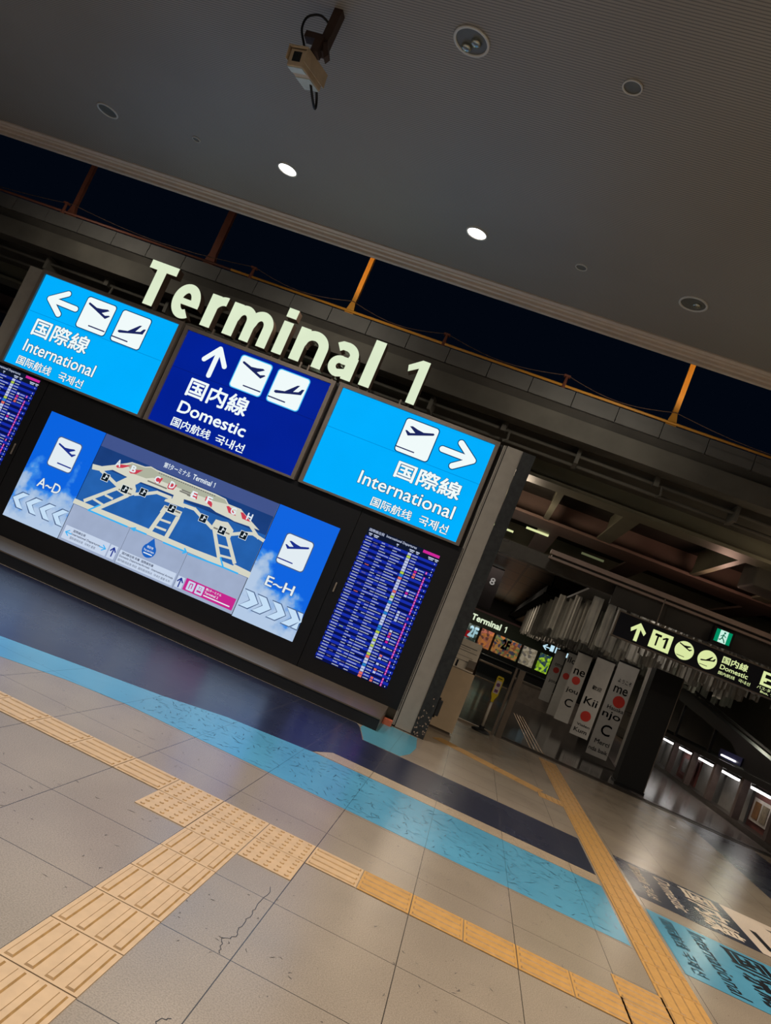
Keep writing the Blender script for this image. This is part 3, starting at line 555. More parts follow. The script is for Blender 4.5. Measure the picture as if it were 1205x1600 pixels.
# --- sky screens
def sky_mat(name, flip):
    m, n, l, b = newmat(name); b.inputs['Base Color'].default_value = (.01,.01,.01,1); b.inputs['Roughness'].default_value = .3; b.inputs['Specular IOR Level'].default_value = .15
    tc = n.new('ShaderNodeTexCoord'); sp = n.new('ShaderNodeSeparateXYZ'); l.new(tc.outputs['Object'], sp.inputs[0])
    no = n.new('ShaderNodeTexNoise'); no.inputs['Scale'].default_value = 2.3; no.inputs['Detail'].default_value = 7; no.inputs['Roughness'].default_value = .52; l.new(tc.outputs['Object'], no.inputs['Vector'])
    a = mth(n, l, 'MULTIPLY', sp.outputs[2], -.62)                                    # more cloud low in the picture
    xx = mth(n, l, 'MULTIPLY', sp.outputs[0], -.42 if flip else -.0)
    v = mth(n, l, 'ADD', mth(n, l, 'ADD', mth(n, l, 'MULTIPLY', no.outputs['Fac'], 1.5), a), xx)
    r = n.new('ShaderNodeValToRGB'); e = r.color_ramp.elements; e[0].position = .33 if flip else .3; e[0].color = (*lin((0, 98, 222)), 1); e[1].position = .62; e[1].color = (*lin((178, 200, 228)), 1)
    k = e.new(.42); k.color = (*lin((60, 140, 230)), 1); k = e.new(.5); k.color = (*lin((150, 182, 222)), 1)
    l.new(v, r.inputs[0]); l.new(r.outputs[0], b.inputs['Emission Color']); b.inputs['Emission Strength'].default_value = 1
    return m
E_ice = glow('chevron_glow', (196, 222, 246)); E_ol = glow('chevron_outline_glow', (70, 92, 130)); E_icn = glow('screen_icon_glow', (226, 236, 242)); E_na = glow('screen_navy_glow', (28, 48, 140))
def sky_screen(x0, x1, z0, z1, label, ic, kind, tx, word, chev, flip):
    s = thing('display_screen', label, 'display screen', ((x0+x1)/2, .01, z0), B)
    part('screen', MB().box((x0,-.004,z0),(x1,0,z1)), sky_mat('sky_picture_glow', flip), s)
    icon(s, *ic, kind, -.007, E_ol, E_icn, E_na)
    txo = txt(MB(), word, *tx, -.0055, .012, grow=.03); part('lettering_outline', txo, E_ol, s); part('lettering', txt(MB(), word, *tx, -.007, .012), E_icn, s)
    dirn, xs, zlo, zhi, dx, w = chev; zm_ = (zlo+zhi)/2
    for x in xs:
        P = [(x, zhi), (x+w, zhi), (x+w+dirn*dx, zm_), (x+w, zlo), (x, zlo), (x+dirn*dx, zm_)]
        P = [(min(max(a, x0+.003), x1-.003), c) for a, c in P]
        cx = sum(p[0] for p in P)/6
        part('chevron_outline', MB().xz([P[0],P[1],P[2],P[5]], -.0055).xz([P[5],P[2],P[3],P[4]], -.0055), E_ol, s)
        g = .012; Q = [(P[0][0]+g*1.2, zhi-g), (P[1][0]-g*.6, zhi-g), (P[2][0]-g, zm_), (P[3][0]-g*.6, zlo+g), (P[4][0]+g*1.2, zlo+g), (P[5][0]+g, zm_)]
        part('chevron', MB().xz([Q[0],Q[1],Q[2],Q[5]], -.0075).xz([Q[5],Q[2],Q[3],Q[4]], -.0075), E_ice, s)
sky_screen(-5.328, -4.447, .472, 2.058, 'sky picture screen with airplane symbol, A~D and chevrons pointing left', (-5.052,-4.686,1.35,1.77), 'L', (-5.055,-4.705,1.02,1.15), 'A~D',
           (-1, [-5.2,-4.985,-4.77,-4.56], .63, .87, .11, .115), False)
sky_screen(-1.755, -.87, .46, 2.062, 'sky picture screen with airplane symbol, E~H and chevrons pointing right', (-1.498,-1.114,1.335,1.745), 'R', (-1.515,-1.118,1.0,1.128), 'E~H',
           (1, [-1.735,-1.55,-1.335,-1.125,-.975], .615, .857, .115, .14), True)
# --- terminal map over three screens
mp = thing('terminal_map_screen', 'three joined screens with a blue and cream map of the Terminal 1 building', 'display screen', (-3.1, .01, .47), B)
E_grd = glow('map_ground_glow', (158, 172, 200), var=.12, scale=4); E_wat = glow('map_water_glow', (36, 94, 168), var=.3, scale=3); E_top = glow('map_title_bar_glow', (66, 84, 140), var=.06)
E_crm = glow('map_building_glow', (214, 214, 198), .98); E_crm2 = glow('map_roof_glow', (176, 180, 160), .95); E_red = glow('map_red_glow', (200, 60, 80)); E_cya = glow('map_cyan_glow', (60, 176, 240)); E_blk = glow('map_black_glow', (12, 24, 34)); E_pin = glow('map_pin_glow', (26, 96, 190)); E_leg = glow('map_legend_glow', (198, 212, 234)); E_mag = glow('map_magenta_glow', (196, 40, 140)); E_wtr2 = glow('map_deep_water_glow', (26, 62, 124), var=.25, scale=3)
E_ink = glow('map_ink_glow', (40, 50, 80))
for a, b_ in ((-4.437,-3.55),(-3.545,-2.662),(-2.657,-1.765)):
    part('screen', MB().box((a,-.004,.472),(b_,0,2.058)), E_grd, mp)
yy = -.0055
part('map_water', MB().rect(-4.437, -1.765, .99, 1.87, yy), E_wat, mp); part('map_water', MB().rect(-4.437, -1.765, 1.6, 1.87, yy-.0003), E_wtr2, mp)
part('title_bar', MB().rect(-4.437, -1.765, 1.87, 2.058, yy), E_top, mp)
part('map_shore', MB().line([(-4.437,1.03),(-1.765,1.03)], .07, yy-.0006), E_crm, mp)
part('title_lettering', txt(txt(MB(), '第１ターミナル', -3.48, -3.07, 1.925, 2.0, yy-.001, .014), 'Terminal １', -3.03, -2.69, 1.925, 1.995, yy-.001, .02), E_icn, mp)
part('map_building', MB().xz(DATA['main'], yy-.001).xz(DATA['hubL'], yy-.0012).xz(DATA['hubR'], yy-.0012).xz(DATA['mid'], yy-.0012).xz(DATA['gate'], yy-.0012), E_crm, mp)
part('map_building', MB().xz(DATA['roof'], yy-.0015), E_crm2, mp, label='greyer inner roof of the mapped building')
ln = MB()
for w, P in DATA['lines']: ln.line(P, w, yy-.002)
part('map_walkways', ln, E_crm, mp)
gy = MB()
for x0, z0, sx in ((-3.93,1.40,.2),(-3.9,1.47,.15),(-2.47,1.42,.24),(-3.22,1.425,.24),(-3.6,1.66,.3),(-3.0,1.69,.05),(-3.1,1.725,.14),(-3.12,1.7,.16)): gy.rect(x0, x0+sx, z0, z0+.02, yy-.0024)
for k in range(26): gy.rect(-3.5+k*.034, -3.5+k*.034+.024, 1.82, 1.835, yy-.0024)
part('map_details', gy, glow('map_detail_glow', (120, 118, 112)), mp)
bl = MB()
for w, P in DATA['blue']: bl.line(P, w, yy-.003)
part('map_route_arrows', bl, E_cya, mp)
rd = MB()
for P in DATA['red']: rd.xz(P, yy-.003)
part('map_red_zones', rd, E_red, mp)
for c, x, z in DATA['let']: part('zone_letter', txt(MB(), c, x-.035, x+.035, z-.045, z+.045, yy-.004, .03), E_icn, mp)
for x, z in DATA['black']:
    sq = MB(); ws = MB()
    ws.rect(x-.056, x+.056, z-.056, z+.056, yy-.0035); sq.rect(x-.05, x+.05, z-.05, z+.05, yy-.004); ws.line([(x-.025,z-.02),(x,z-.02),(x+.0,z+.015),(x+.03,z+.015)], .012, yy-.0045); ws.discxz(x+.005, z+.03, .01, yy-.0045, 8)
    k_ = part('map_symbol', sq, E_blk, mp); part('symbol_figure', ws, E_icn, k_)
pn = MB().discxz(-3.167, .81, .1, yy-.004).xz([(-3.24,.87),(-3.167,.99),(-3.095,.87)], yy-.0041)
part('map_pin', pn, E_pin, mp)
part('pin_lettering', txt(txt(MB(), '現在地', -3.215, -3.12, .835, .87, yy-.005, .01), 'You are here', -3.245, -3.09, .79, .82, yy-.005, .015).rect(-3.23, -3.1, .755, .77, yy-.005), E_icn, mp)
lg = MB()
for x0, x1, z0, z1 in ((-4.4,-3.71,.505,.692),(-3.69,-3.58,.505,.69),(-3.54,-2.68,.5,.675),(-2.64,-2.54,.51,.665)): lg.rect(x0, x1, z0, z1, yy-.004)
part('legend_box', lg, E_leg, mp)
lx = MB(); txt(lx, '国際線出発', -4.27, -4.08, .635, .67, yy-.005, .015); txt(lx, 'International Departures', -4.28, -3.83, .585, .622, yy-.005, .015); txt(lx, '国际航线出发  국제선 출발', -4.28, -3.88, .535, .57, yy-.005, .0)
txt(lx, '国内線出発·到着  国際線到着', -3.5, -3.02, .625, .66, yy-.005, .015); txt(lx, 'Domestic Departures/Arrivals · International Arrivals', -3.52, -2.7, .575, .61, yy-.005, .015); txt(lx, '国内航线出发·到达  国际航线到达  국내선 출발·도착', -3.52, -2.72, .525, .558, yy-.005, .0)
part('legend_lettering', lx, E_ink, mp)
ar = MB(); arrow(ar, (-4.37,.6), (-1,0), .09, .05, .014, yy-.005); arrow(ar, (-3.74,.6), (1,0), .09, .05, .014, yy-.005); part('legend_arrow', ar, E_cya, mp)
ar = MB(); arrow(ar, (-3.63,.66), (0,1), .12, .05, .018, yy-.005); arrow(ar, (-2.59,.645), (0,1), .12, .05, .018, yy-.005); part('legend_arrow', ar, E_na, mp, label='dark up arrows')
part('legend_box', MB().rect(-2.522, -1.785, .515, .678, yy-.004), E_mag, mp, label='magenta legend box for Terminal 2')
part('legend_icon', MB().xz(rrect(-2.48,-2.375,.532,.658,.012), yy-.0045).xz(rrect(-2.352,-2.242,.532,.658,.012), yy-.0045), E_leg, mp)
ic = MB().line([(-2.445,.56),(-2.445,.625),(-2.41,.63),(-2.41,.57)], .012, yy-.005, rnd=True).rect(-2.33, -2.265, .56, .585, yy-.005); txt(ic, 'T2', -2.325, -2.27, .6, .635, yy-.005, .01)
part('legend_icon', ic, E_mag, mp, label='magenta pictograms of the legend')
part('legend_lettering', txt(txt(MB(), '第2ターミナル', -2.22, -1.99, .625, .66, yy-.005, .012), 'Terminal 2', -2.22, -2.02, .58, .61, yy-.005, .02).rect(-2.22,-1.83,.545,.56,yy-.005), E_icn, mp, label='white Terminal 2 lettering')
# ================================================================ CEILING FIXTURES
M_ring = mat('white_ring', (206, 204, 196), .4, var=.03); M_refl = mat('satin_reflector', (170, 172, 160), .25, .8); M_in = mat('reflector_dark', (104, 104, 96), .45, .15)
def downlight(x, y, r, label, lit=False, lamps=0, group='recessed ceiling downlights'):
    t = thing('downlight', label, 'ceiling light', (x, y, CEIL-.01), group=group)
    part('trim_ring', MB().lathe((x,y,CEIL), [(r,-.001),(r,-.012),(r*.86,-.014),(r*.84,-.001)]), M_ring, t, True)
    if lit: part('lamp_face', MB().disc((x,y,CEIL-.004), r*.85), E_dot, t)
    else:
        part('reflector', MB().lathe((x,y,CEIL), [(r*.85,-.006),(r*.72,.02),(r*.0001,.03)][::1]).disc((x,y,CEIL-.003), r*.85), M_in, t, True)
        for k in range(lamps):
            a = -.7+k*math.pi; part('lamp', MB().lathe((x+math.cos(a)*r*.35, y+math.sin(a)*r*.35+r*.2, CEIL), [(r*.3,-.004),(r*.28,-.022),(r*.15,-.03),(.0001,-.032)], 16), M_refl, t, True)
downlight(-2.6, 3.06, .125, 'glowing white ceiling downlight, the left of the two lit ones', True); downlight(-.3, 3.14, .125, 'glowing white ceiling downlight, the right of the two lit ones', True)
downlight(-.34, .487, .145, 'large unlit downlight with two lamps in the ribbed ceiling near the top', lamps=2)
downlight(-4.99, 3.02, .13, 'unlit downlight ring at the left of the ceiling'); downlight(2.11, 3.18, .15, 'unlit downlight with a broad pale ring at the right, near the soffit edge', lamps=1)
downlight(.894, .51, .075, 'small round steel fitting in the ribbed ceiling at upper right'); downlight(-3.78, 3.03, .05, 'tiny pale ceiling fitting between the left downlights'); downlight(.892, 3.155, .065, 'small unlit ceiling fitting above the soffit edge at right')
for x, y, e, c in DL[2:]: downlight(x, y, .125, 'glowing downlight in the ceiling outside the photo', True, group='lit downlights over the photographer')
# ================================================================ SURVEILLANCE CAMERA
M_cam = mat('cream_camera_housing', (196, 176, 146), .4); M_camu = mat('white_camera_underside', (196, 206, 200), .4); M_cbr = mat('rusty_camera_bracket', (84, 66, 58), .6, .4)
cv = thing('surveillance_camera', 'boxy white surveillance camera hanging from a bracket under the ribbed ceiling', 'surveillance camera', (-1.45,.5,5.0))
part('drop_rod', MB().box((-1.475,.52,5.12),(-1.405,.6,CEIL)), M_cbr, cv)
part('bracket', MB().box((-1.6,.5,5.19),(-1.4,.58,5.24)).obox((-1.46,.52,5.14),(.03,0,0),(0,.045,0),(0,0,.07)).obox((-1.39,.53,5.13),(.012,0,.02),(0,.03,0),(-.03,0,.06)), M_cbr, cv)
cc = Vector((-1.53,.62,5.0)); fx = Vector((-.12,-1,-.22)).normalized(); rx = fx.cross(Vector((0,0,1))).normalized(); ux = rx.cross(fx)
ax, ay, az = rx*.07, fx*.17, ux*.065
part('housing', MB().obox(cc, ax, ay, az), M_cam, cv, bevel=.008)
part('sunshield', MB().obox(cc+az*1.18, ax*1.2, ay*1.12, az*.08).obox(cc+ax*1.15+az*.4, ax*.06, ay*1.1, az*.8).obox(cc-ax*1.15+az*.4, ax*.06, ay*1.1, az*.8), M_cam, cv)
part('underside_plate', MB().obox(cc-az*1.04-ay*.45, ax*.92, ay*.52, az*.05).obox(cc-az*1.04+ay*.7, ax*.92, ay*.24, az*.05), M_camu, cv)
part('window', MB().obox(cc+ay*1.01+az*.1, ax*.5, ay*.01, az*.55), mat('dark_lens_glass', (22, 30, 34), .1), cv)
part('cable', MB().tube(smooth([(-1.45,.55,5.36),(-1.54,.5,5.385),(-1.625,.48,5.33),(-1.64,.5,5.24),(-1.6,.54,5.16),(-1.55,.56,5.08)]), .0095), M_black, cv, True)
part('cable', MB().tube(smooth([cc-ay*.4-az*1.0-ax*.5, cc-ay*.9-az*2.2-ax*.6, cc-ay*1.5-az*2.5-ax*.3, cc-ay*1.8-az*1.7+ax*.1, cc-ay*1.6-az*.6+ax*.2, cc-ay*1.05]), .0105), M_black, cv, True)
# ================================================================ ELEVATED ROADWAY BEHIND THE BOARD
M_con = mat('grey_fascia_panel', (104, 102, 98), .7, var=.12, scale=2.5, bump=.2); M_cond = mat('stained_concrete', (92, 88, 80), .8, var=.3, scale=1.2, bump=.3); M_stl = mat('painted_steel_beam', (136, 134, 114), .45, var=.12, scale=1.5); M_stp = mat('pinkish_painted_beam', (150, 124, 114), .45, var=.12, scale=1.5); M_dk2 = mat('dark_deck', (70, 66, 60), .8, var=.35, scale=1.0)  # the deck is a dark base tone with broad noise
M_oran = mat('orange_lit_tube', (228, 158, 60), .45, var=.06); M_rust = mat('rust_red_tube', (120, 70, 52), .5, var=.15); M_wire = mat('galvanised_wire', (140, 110, 90), .4, .6)  # sodium light on rail and masts is put into the orange
rw = thing('elevated_walkway', 'grey concrete elevated walkway crossing above and behind the board', 'elevated walkway', (-2,9,4.6))
YP = 6.5
for k in range(-26, 18):
    x = .66+.675*k
    part('parapet_panel', MB().box((x+.006,YP,5.14),(x+.669,YP+.06,5.27)).box((x+.006,YP+.012,5.27),(x+.669,YP+.06,5.38)), M_con, rw)
part('parapet_core', MB().box((-17,YP+.07,5.0),(12.6,YP+.25,5.36)), M_dk2, rw)
part('edge_beam', MB().box((-17,YP-.02,4.68),(12.6,YP+.3,4.985)), M_cond, rw)
part('deck_slab', MB().box((-17,YP+.2,4.92),(12.6,17.9,5.12)), M_dk2, rw)
part('box_girder', MB().add([(-17,6.8,4.69),(12.6,6.8,4.69),(12.6,7.2,4.78),(-17,7.2,4.78)], [(0,1,2,3)]).box((-17,7.2,4.66),(12.6,8.25,4.95)), M_cond, rw)
part('lower_flange', MB().box((-17,8.3,4.36),(12.6,8.85,4.42)).box((-17,8.5,4.42),(12.6,8.56,4.92)), M_stl, rw)
part('lower_flange', MB().box((-17,11.9,4.34),(12.6,13.2,4.4)).box((-17,12.5,4.4),(12.6,12.56,4.92)), M_stp, rw)
part('lower_flange', MB().box((-17,17,4.34),(12.6,17.9,4.4)).box((-17,17.4,4.4),(12.6,17.46,4.92)), M_stl, rw)
for x, w in ((-9,.3),(-5.5,.12),(-2.4,.3),(-.6,.12),(.75,.12),(1.75,.12),(3.05,.3),(5.0,.12),(6.4,.3),(9.4,.3)):
    part('cross_beam', MB().box((x-w/2,8.85,4.37),(x+w/2,11.9,4.42)).box((x-.03,8.85,4.42),(x+.03,11.9,4.92)), M_stl, rw)
for x in (-6,-.8,1.95,4.1,6.8): part('cross_beam', MB().box((x-.25,13.2,4.35),(x+.25,17,4.4)), M_stp, rw)
for z, y in ((4.6,7.0),(4.5,7.25)): part('pipe', MB().tube([(-17,y,z),(12.6,y,z)], .028), M_cond, rw, True)
for k in range(-9, 8):
    x = .5+1.22*k
    part('pipe_bracket', MB().box((x-.03,6.9,4.46),(x+.03,7.3,4.7)) if k % 2 else MB().box((x-.04,6.9,4.55),(x+.04,7.1,4.7)).tube([(x+.1,7.0,4.62),(x+.12,6.95,4.45),(x+.05,6.93,4.4)], .02), M_cond, rw)
for x, y, z, a, b_, c in ((6.6,9.3,3.9,.5,.5,.5),(7.9,9.6,3.9,.45,.5,.35),(5.6,9.2,4.2,.35,.4,.2),(9.2,9.4,3.8,.5,.5,.4)): part('duct', MB().box((x-a,y-b_,z-c*.8),(x+a,y+b_,z+.55)), M_cond, rw, bevel=.03)
for x, y in ((1.72,13.6),(.9,15.1),(3.2,14.2)):
    part('tube_light', MB().box((x-.28,y-.05,4.3),(x+.28,y+.05,4.34)), glow('dim_fluorescent_glow', (225, 232, 170), .95 if x < 2 else .12), rw, label='small pale strip light' if x < 2 else 'unlit strip light')
hr = thing('handrail', 'thin orange handrail with short posts and wires on top of the walkway parapet', 'handrail', (-2,YP+.1,5.38))
part('top_tube', MB().tube([(-17,YP+.05,5.43),(-4.6,YP+.05,5.43)], .022), M_rust, hr, True, label='rust red stretch of the tube, outside the orange light')
part('top_tube', MB().tube([(-4.6,YP+.05,5.43),(12.6,YP+.05,5.43)], .022), M_oran, hr, True)
for x in (-11.5,-7.9,-4.236,-.832,1.126,5.6): part('short_post', MB().tube([(x,YP+.05,5.38),(x,YP+.05,5.58)], [.035,.02]).box((x-.05,YP+.02,5.57),(x+.05,YP+.09,5.6)), M_rust, hr)
AN = [-11.5,-7.79,-4.236,-2.46,-.832,1.126,2.79,5.6]
for a, b_ in zip(AN[:-1], AN[1:]):
    P = [(a+(b_-a)*f, YP+.05, 5.6-.13*math.sin(math.pi*f)) for f in [k/10 for k in range(11)]]
    part('wire', MB().tube(P, .006, 5), M_wire, hr)
for x, w, m, lb in ((-7.79,.036,M_rust,'dull brown roof mast at the far left of the night sky'),(-5.04,.06,M_rust,'broad dull brown roof mast, second from the left'),(-2.46,.036,M_oran,'bright orange roof mast above the word Terminal'),(2.79,.038,M_oran,'bright orange roof mast at the right under the soffit edge')):
    t = thing('roof_mast', lb, 'mast', (x,YP+.12,5.12)); part('shaft', MB().box((x-w,YP+.09,5.4),(x+w,YP+.16,8.2)), m, t); part('foot', MB().add([(x-w-.05,YP+.08,5.36),(x+w+.05,YP+.08,5.36),(x+w+.05,YP+.18,5.36),(x-w-.05,YP+.18,5.36),(x-w,YP+.09,5.6),(x+w,YP+.09,5.6),(x+w,YP+.16,5.6),(x-w,YP+.16,5.6)], [(0,1,5,4),(1,2,6,5),(2,3,7,6),(3,0,4,7)]), m, t)
# ================================================================ ENTRANCE
M_led = mat('pale_pink_ledge', (168, 146, 136), .45, .2, var=.06); M_hd = mat('dark_header_panel', (62, 58, 54), .5, var=.2, scale=2)
h = MB().box((1.95,8.78,3.28),(14,8.86,3.36)); h.box((1.95,8.8,3.2),(14,8.9,3.24)); struct('trim_4', h, M_led)
struct('wall_front', MB().box((2.0,8.84,3.24),(14,9.6,3.29)).box((3.2,8.88,2.86),(14,9.0,3.2)), M_hd)
struct('trim_5', MB().box((1.2,9.3,3.05),(3.6,9.6,3.3)).box((-8,9.3,3.05),(1.2,9.6,3.25)), mat('grey_header_beam', (98, 94, 88), .5, .2))
# illuminated T1 sign
hs = thing('hanging_sign', 'long dark hanging sign with up arrow, T1 box, airplane circles and Domestic', 'hanging sign', (5.0,8.6,2.36))
part('casing', MB().box((3.37,8.6,2.35),(7.2,8.75,2.77)), mat('navy_sign_casing', (20, 22, 36), .35, var=.05), hs)
part('frame', MB().box((3.35,8.585,2.765),(7.2,8.76,2.785)).box((3.35,8.585,2.335),(7.2,8.76,2.355)).box((3.35,8.585,2.355),(3.375,8.76,2.765)), M_frame, hs)
y = 8.594
ar = MB(); ar.xz([(3.72,2.39),(3.78,2.39),(3.78,2.6),(3.86,2.52),(3.88,2.58),(3.75,2.71),(3.62,2.58),(3.64,2.52),(3.72,2.6)], y); part('arrow', ar, E_pale, hs)
bx = part('pictogram', MB().rect(3.97, 4.315, 2.395, 2.695, y), E_pale, hs); part('lettering', txt(MB(), 'T１', 4.03, 4.26, 2.455, 2.64, y-.002, .03), M_ink, bx)
for cx, sh in ((4.54, TKL), (4.925, LDL)):
    c = part('pictogram', MB().discxz(cx, 2.552, .155, y), E_pale, hs); part('airplane', MB().xz([(cx+a*.27, 2.565+b_*.27) for a, b_ in sh], y-.002).rect(cx-.1, cx+.03, 2.445, 2.455, y-.002), M_ink, c)
part('lettering', txt(MB(), '国内線', 5.15, 5.56, 2.6, 2.715, y, .02), E_pale, hs); part('lettering', txt(MB(), 'Domestic', 5.15, 5.6, 2.495, 2.57, y, .015), E_pale, hs); part('lettering', txt(txt(MB(), '国内航线', 5.15, 5.42, 2.405, 2.46, y, .005), '국내선', 5.48, 5.67, 2.405, 2.46, y, .005), E_pale, hs)
bs = part('pictogram', MB().rect(5.8, 6.15, 2.5, 2.73, y), E_pale, hs); part('bus', MB().rect(5.85, 6.1, 2.63, 2.69, y-.002).rect(5.85, 6.1, 2.54, 2.57, y-.002).rect(5.89, 6.05, 2.57, 2.6, y-.002), M_ink, bs)
part('lettering', txt(txt(MB(), 'バス·タクシー', 5.78, 6.2, 2.43, 2.48, y, .01), 'Bus, Taxi', 5.85, 6.15, 2.375, 2.415, y, .01), E_pale, hs)
part('hanger', MB().tube([(4.0,8.68,2.77),(4.0,8.68,3.25)], .012).tube([(6.4,8.68,2.77),(6.4,8.68,3.25)], .012), M_frame, hs)
ex = thing('exit_sign', 'small green emergency exit sign with a white running figure', 'exit sign', (5.05,8.7,2.88))
part('casing', MB().box((4.88,8.64,2.86),(5.22,8.78,3.14)), M_black, ex)
part('light_panel', MB().rect(4.92, 5.18, 2.9, 3.11, 8.636), glow('exit_green_glow', (0, 140, 96)), ex)
part('light_panel', MB().rect(4.985, 5.115, 2.9, 3.11, 8.634), glow('exit_white_glow', (200, 240, 225)), ex, label='white doorway field')
part('running_figure', MB().discxz(5.06, 3.075, .017, 8.632, 10).line([(5.05,3.05),(5.04,2.99),(5.07,2.96),(5.09,2.92)], .018, 8.632).line([(5.04,2.99),(5.015,2.95),(4.995,2.95)], .016, 8.632).line([(5.01,3.01),(5.05,3.04),(5.09,3.01)], .013, 8.632), glow('exit_dark_green_glow', (0, 96, 70)), ex)
# black kiosk column
kc = thing('black_column', 'tall plain black column at the entrance, to the right of the hanging banners', 'column', (4.73,9.75,0))
part('panel', MB().box((4.46,9.6,.05),(4.96,9.95,2.16)), M_black, kc); part('base', MB().box((4.44,9.58,0),(4.98,9.97,.05)), M_dark, kc); part('edge_strip', MB().box((4.955,9.595,.05),(4.968,9.61,2.15)), M_frame, kc)
# information stand with sloping map
ist = thing('information_stand', 'beige information stand with a sloping map top behind the grey pillar', 'information stand', (1.1,6.8,0))
M_bei = mat('beige_stand', (196, 174, 144), .5, var=.05)
part('cabinet', MB().add([(.7,6.5,.04),(1.48,6.5,.04),(1.48,6.5,.92),(.7,6.5,.92),(.7,7.0,.04),(1.44,7.0,.04),(1.44,7.0,1.34),(.7,7.0,1.34)], [(0,1,2,3),(1,5,6,2),(5,4,7,6),(4,0,3,7)]), M_bei, ist)
part('foot', MB().box((.72,6.53,0),(1.44,6.97,.04)), M_frame, ist)
sl = Vector((0,.5,.42)); nn = Vector((0,-.42,.5)).normalized()
P3 = lambda u, v: tuple(Vector((.7+u*.74, 6.5, .925))+sl*v+nn*.004)
part('map_top', MB().add([P3(0,0),P3(1,0),P3(1,1),P3(0,1)], [(0,1,2,3)]), mat('pale_map_print', (214, 200, 180), .4, var=.06), ist)
mg = MB()
for u0, v0, u1, v1 in ((.62,.03,.66,.25),(.3,.27,.98,.285),(.5,.6,.95,.615),(.5,.75,.93,.77),(.5,.68,.8,.69),(.4,.42,.9,.43)):
    q_ = [Vector(P3(u0,v0))+nn*.002, Vector(P3(u1,v0))+nn*.002, Vector(P3(u1,v1))+nn*.002, Vector(P3(u0,v1))+nn*.002]; mg.add(q_, [(0,1,2,3)])
part('map_lines', mg, M_ink, ist)
part('leaflet_box', MB().add([tuple(Vector(P3(u,v))+nn*h_) for h_ in (.0,.05) for u, v in ((.84,.05),(1.0,.05),(1.0,.3),(.84,.3))], [(0,1,5,4),(1,2,6,5),(2,3,7,6),(3,0,4,7),(4,5,6,7)]), M_frame, ist)
# glass screen with rails
gs = thing('glass_screen', 'clear glass screen with two steel rails beside the entrance', 'glass screen', (1.6,8.8,0))
mgl = newmat('dark_clear_glass'); mgl[3].inputs['Base Color'].default_value = (.6,.68,.66,1); mgl[3].inputs['Transmission Weight'].default_value = 1; mgl[3].inputs['Roughness'].default_value = .02; mgl[3].inputs['IOR'].default_value = 1.3
part('pane', MB().box((-3,8.8,.05),(2.12,8.812,1.55)), mgl[0], gs)
part('rail', MB().tube([(-3,8.76,1.09),(2.08,8.76,1.09)], .02), M_steel, gs, True); part('rail', MB().tube([(-3,8.76,.815),(2.1,8.76,.815)], .013), M_steel, gs, True)
part('post', MB().box((2.12,8.76,0),(2.16,8.86,1.2)).box((2.2,8.76,0),(2.3,8.9,1.2)), M_frame, gs); part('bottom_rail', MB().box((-3,8.78,0),(2.14,8.83,.04)), M_steel, gs)
# yellow plate on a post
bo = thing('notice_post', 'yellow notice plate on a white post with a black rubber base', 'notice post', (1.93,8.54,0))
part('base', MB().lathe((1.93,8.54,0), [(.16,0),(.16,.025),(.1,.05),(.045,.06),(.045,.1),(.0001,.1)]), M_black, bo, True)
part('post', MB().tube([(1.93,8.54,.06),(1.93,8.54,.62)], .026, 14), mat('white_post_paint', (204, 196, 182), .4), bo, True)
M_py = mat('yellow_plastic', (214, 190, 22), .45, var=.04)
part('plate', MB().xz([(1.87,.66),(1.905,.58),(1.905,.53),(1.955,.53),(1.955,.58),(1.99,.66),(1.99,.95),(1.975,.975),(1.885,.975),(1.87,.95)], 8.50, th=.05), M_py, bo)
nt = part('notice', MB().xz(rrect(1.885,1.975,.68,.9,.01), 8.497), mat('notice_paper', (210, 196, 190), .5), bo)
part('notice_symbol', MB().discxz(1.93,.83,.032,8.495).rect(1.9,1.96,.7,.75,8.495), mat('notice_purple', (110, 60, 110), .5), nt)
part('slot', MB().rect(1.895, 1.965, .93, .945, 8.4985), M_black, bo)
# ================================================================ CONCOURSE INTERIOR
struct('wall_back', MB().box((-14,46,0),(16,46.3,7)), mat('dark_back_wall', (46, 44, 42), .6)); 
struct('wall_right', MB().box((9.6,9.7,0),(9.9,18,3.3)).box((9.6,18,0),(9.9,46,4.2)), mat('brown_side_wall', (84, 76, 66), .6, var=.1, scale=1))
struct('wall_left', MB().box((-4.3,10,0),(-4,46,4.2)), mat('dark_side_wall', (44, 42, 40), .6))
vm = newmat('panelled_hall_ceiling'); n_, l_ = vm[1], vm[2]; g_ = n_.new('ShaderNodeNewGeometry'); s_ = n_.new('ShaderNodeSeparateXYZ'); l_.new(g_.outputs['Position'], s_.inputs[0])
fy = mth(n_, l_, 'FRACT', mth(n_, l_, 'DIVIDE', s_.outputs[1], 3.4)); fx_ = mth(n_, l_, 'FRACT', mth(n_, l_, 'ADD', mth(n_, l_, 'DIVIDE', s_.outputs[0], 3.0), 10.35))
hh = mth(n_, l_, 'MAXIMUM', mth(n_, l_, 'LESS_THAN', fy, .06), mth(n_, l_, 'LESS_THAN', fx_, .03))
mm = n_.new('ShaderNodeMix'); mm.data_type = 'RGBA'; l_.new(hh, mm.inputs[0]); mm.inputs[6].default_value = (*lin((150, 128, 100)), 1); mm.inputs[7].default_value = (*lin((40, 34, 30)), 1); l_.new(mm.outputs[2], vm[3].inputs['Base Color']); vm[3].inputs['Roughness'].default_value = .35
struct('ceiling', MB().box((-.6,18,4.2),(9.6,46,4.3)), vm[0])
struct('ceiling', MB().box((-4,18,4.15),(-.62,46,4.3)), mat('maroon_ceiling_panel', (70, 34, 44), .5, var=.2))
M_blk0 = mat('dead_black', (6, 6, 6), .9, spec=.05)
tk = thing('lighting_track', 'long black tapering ceiling beam pointing into the concourse', 'ceiling beam', (2.9,35,3.46))
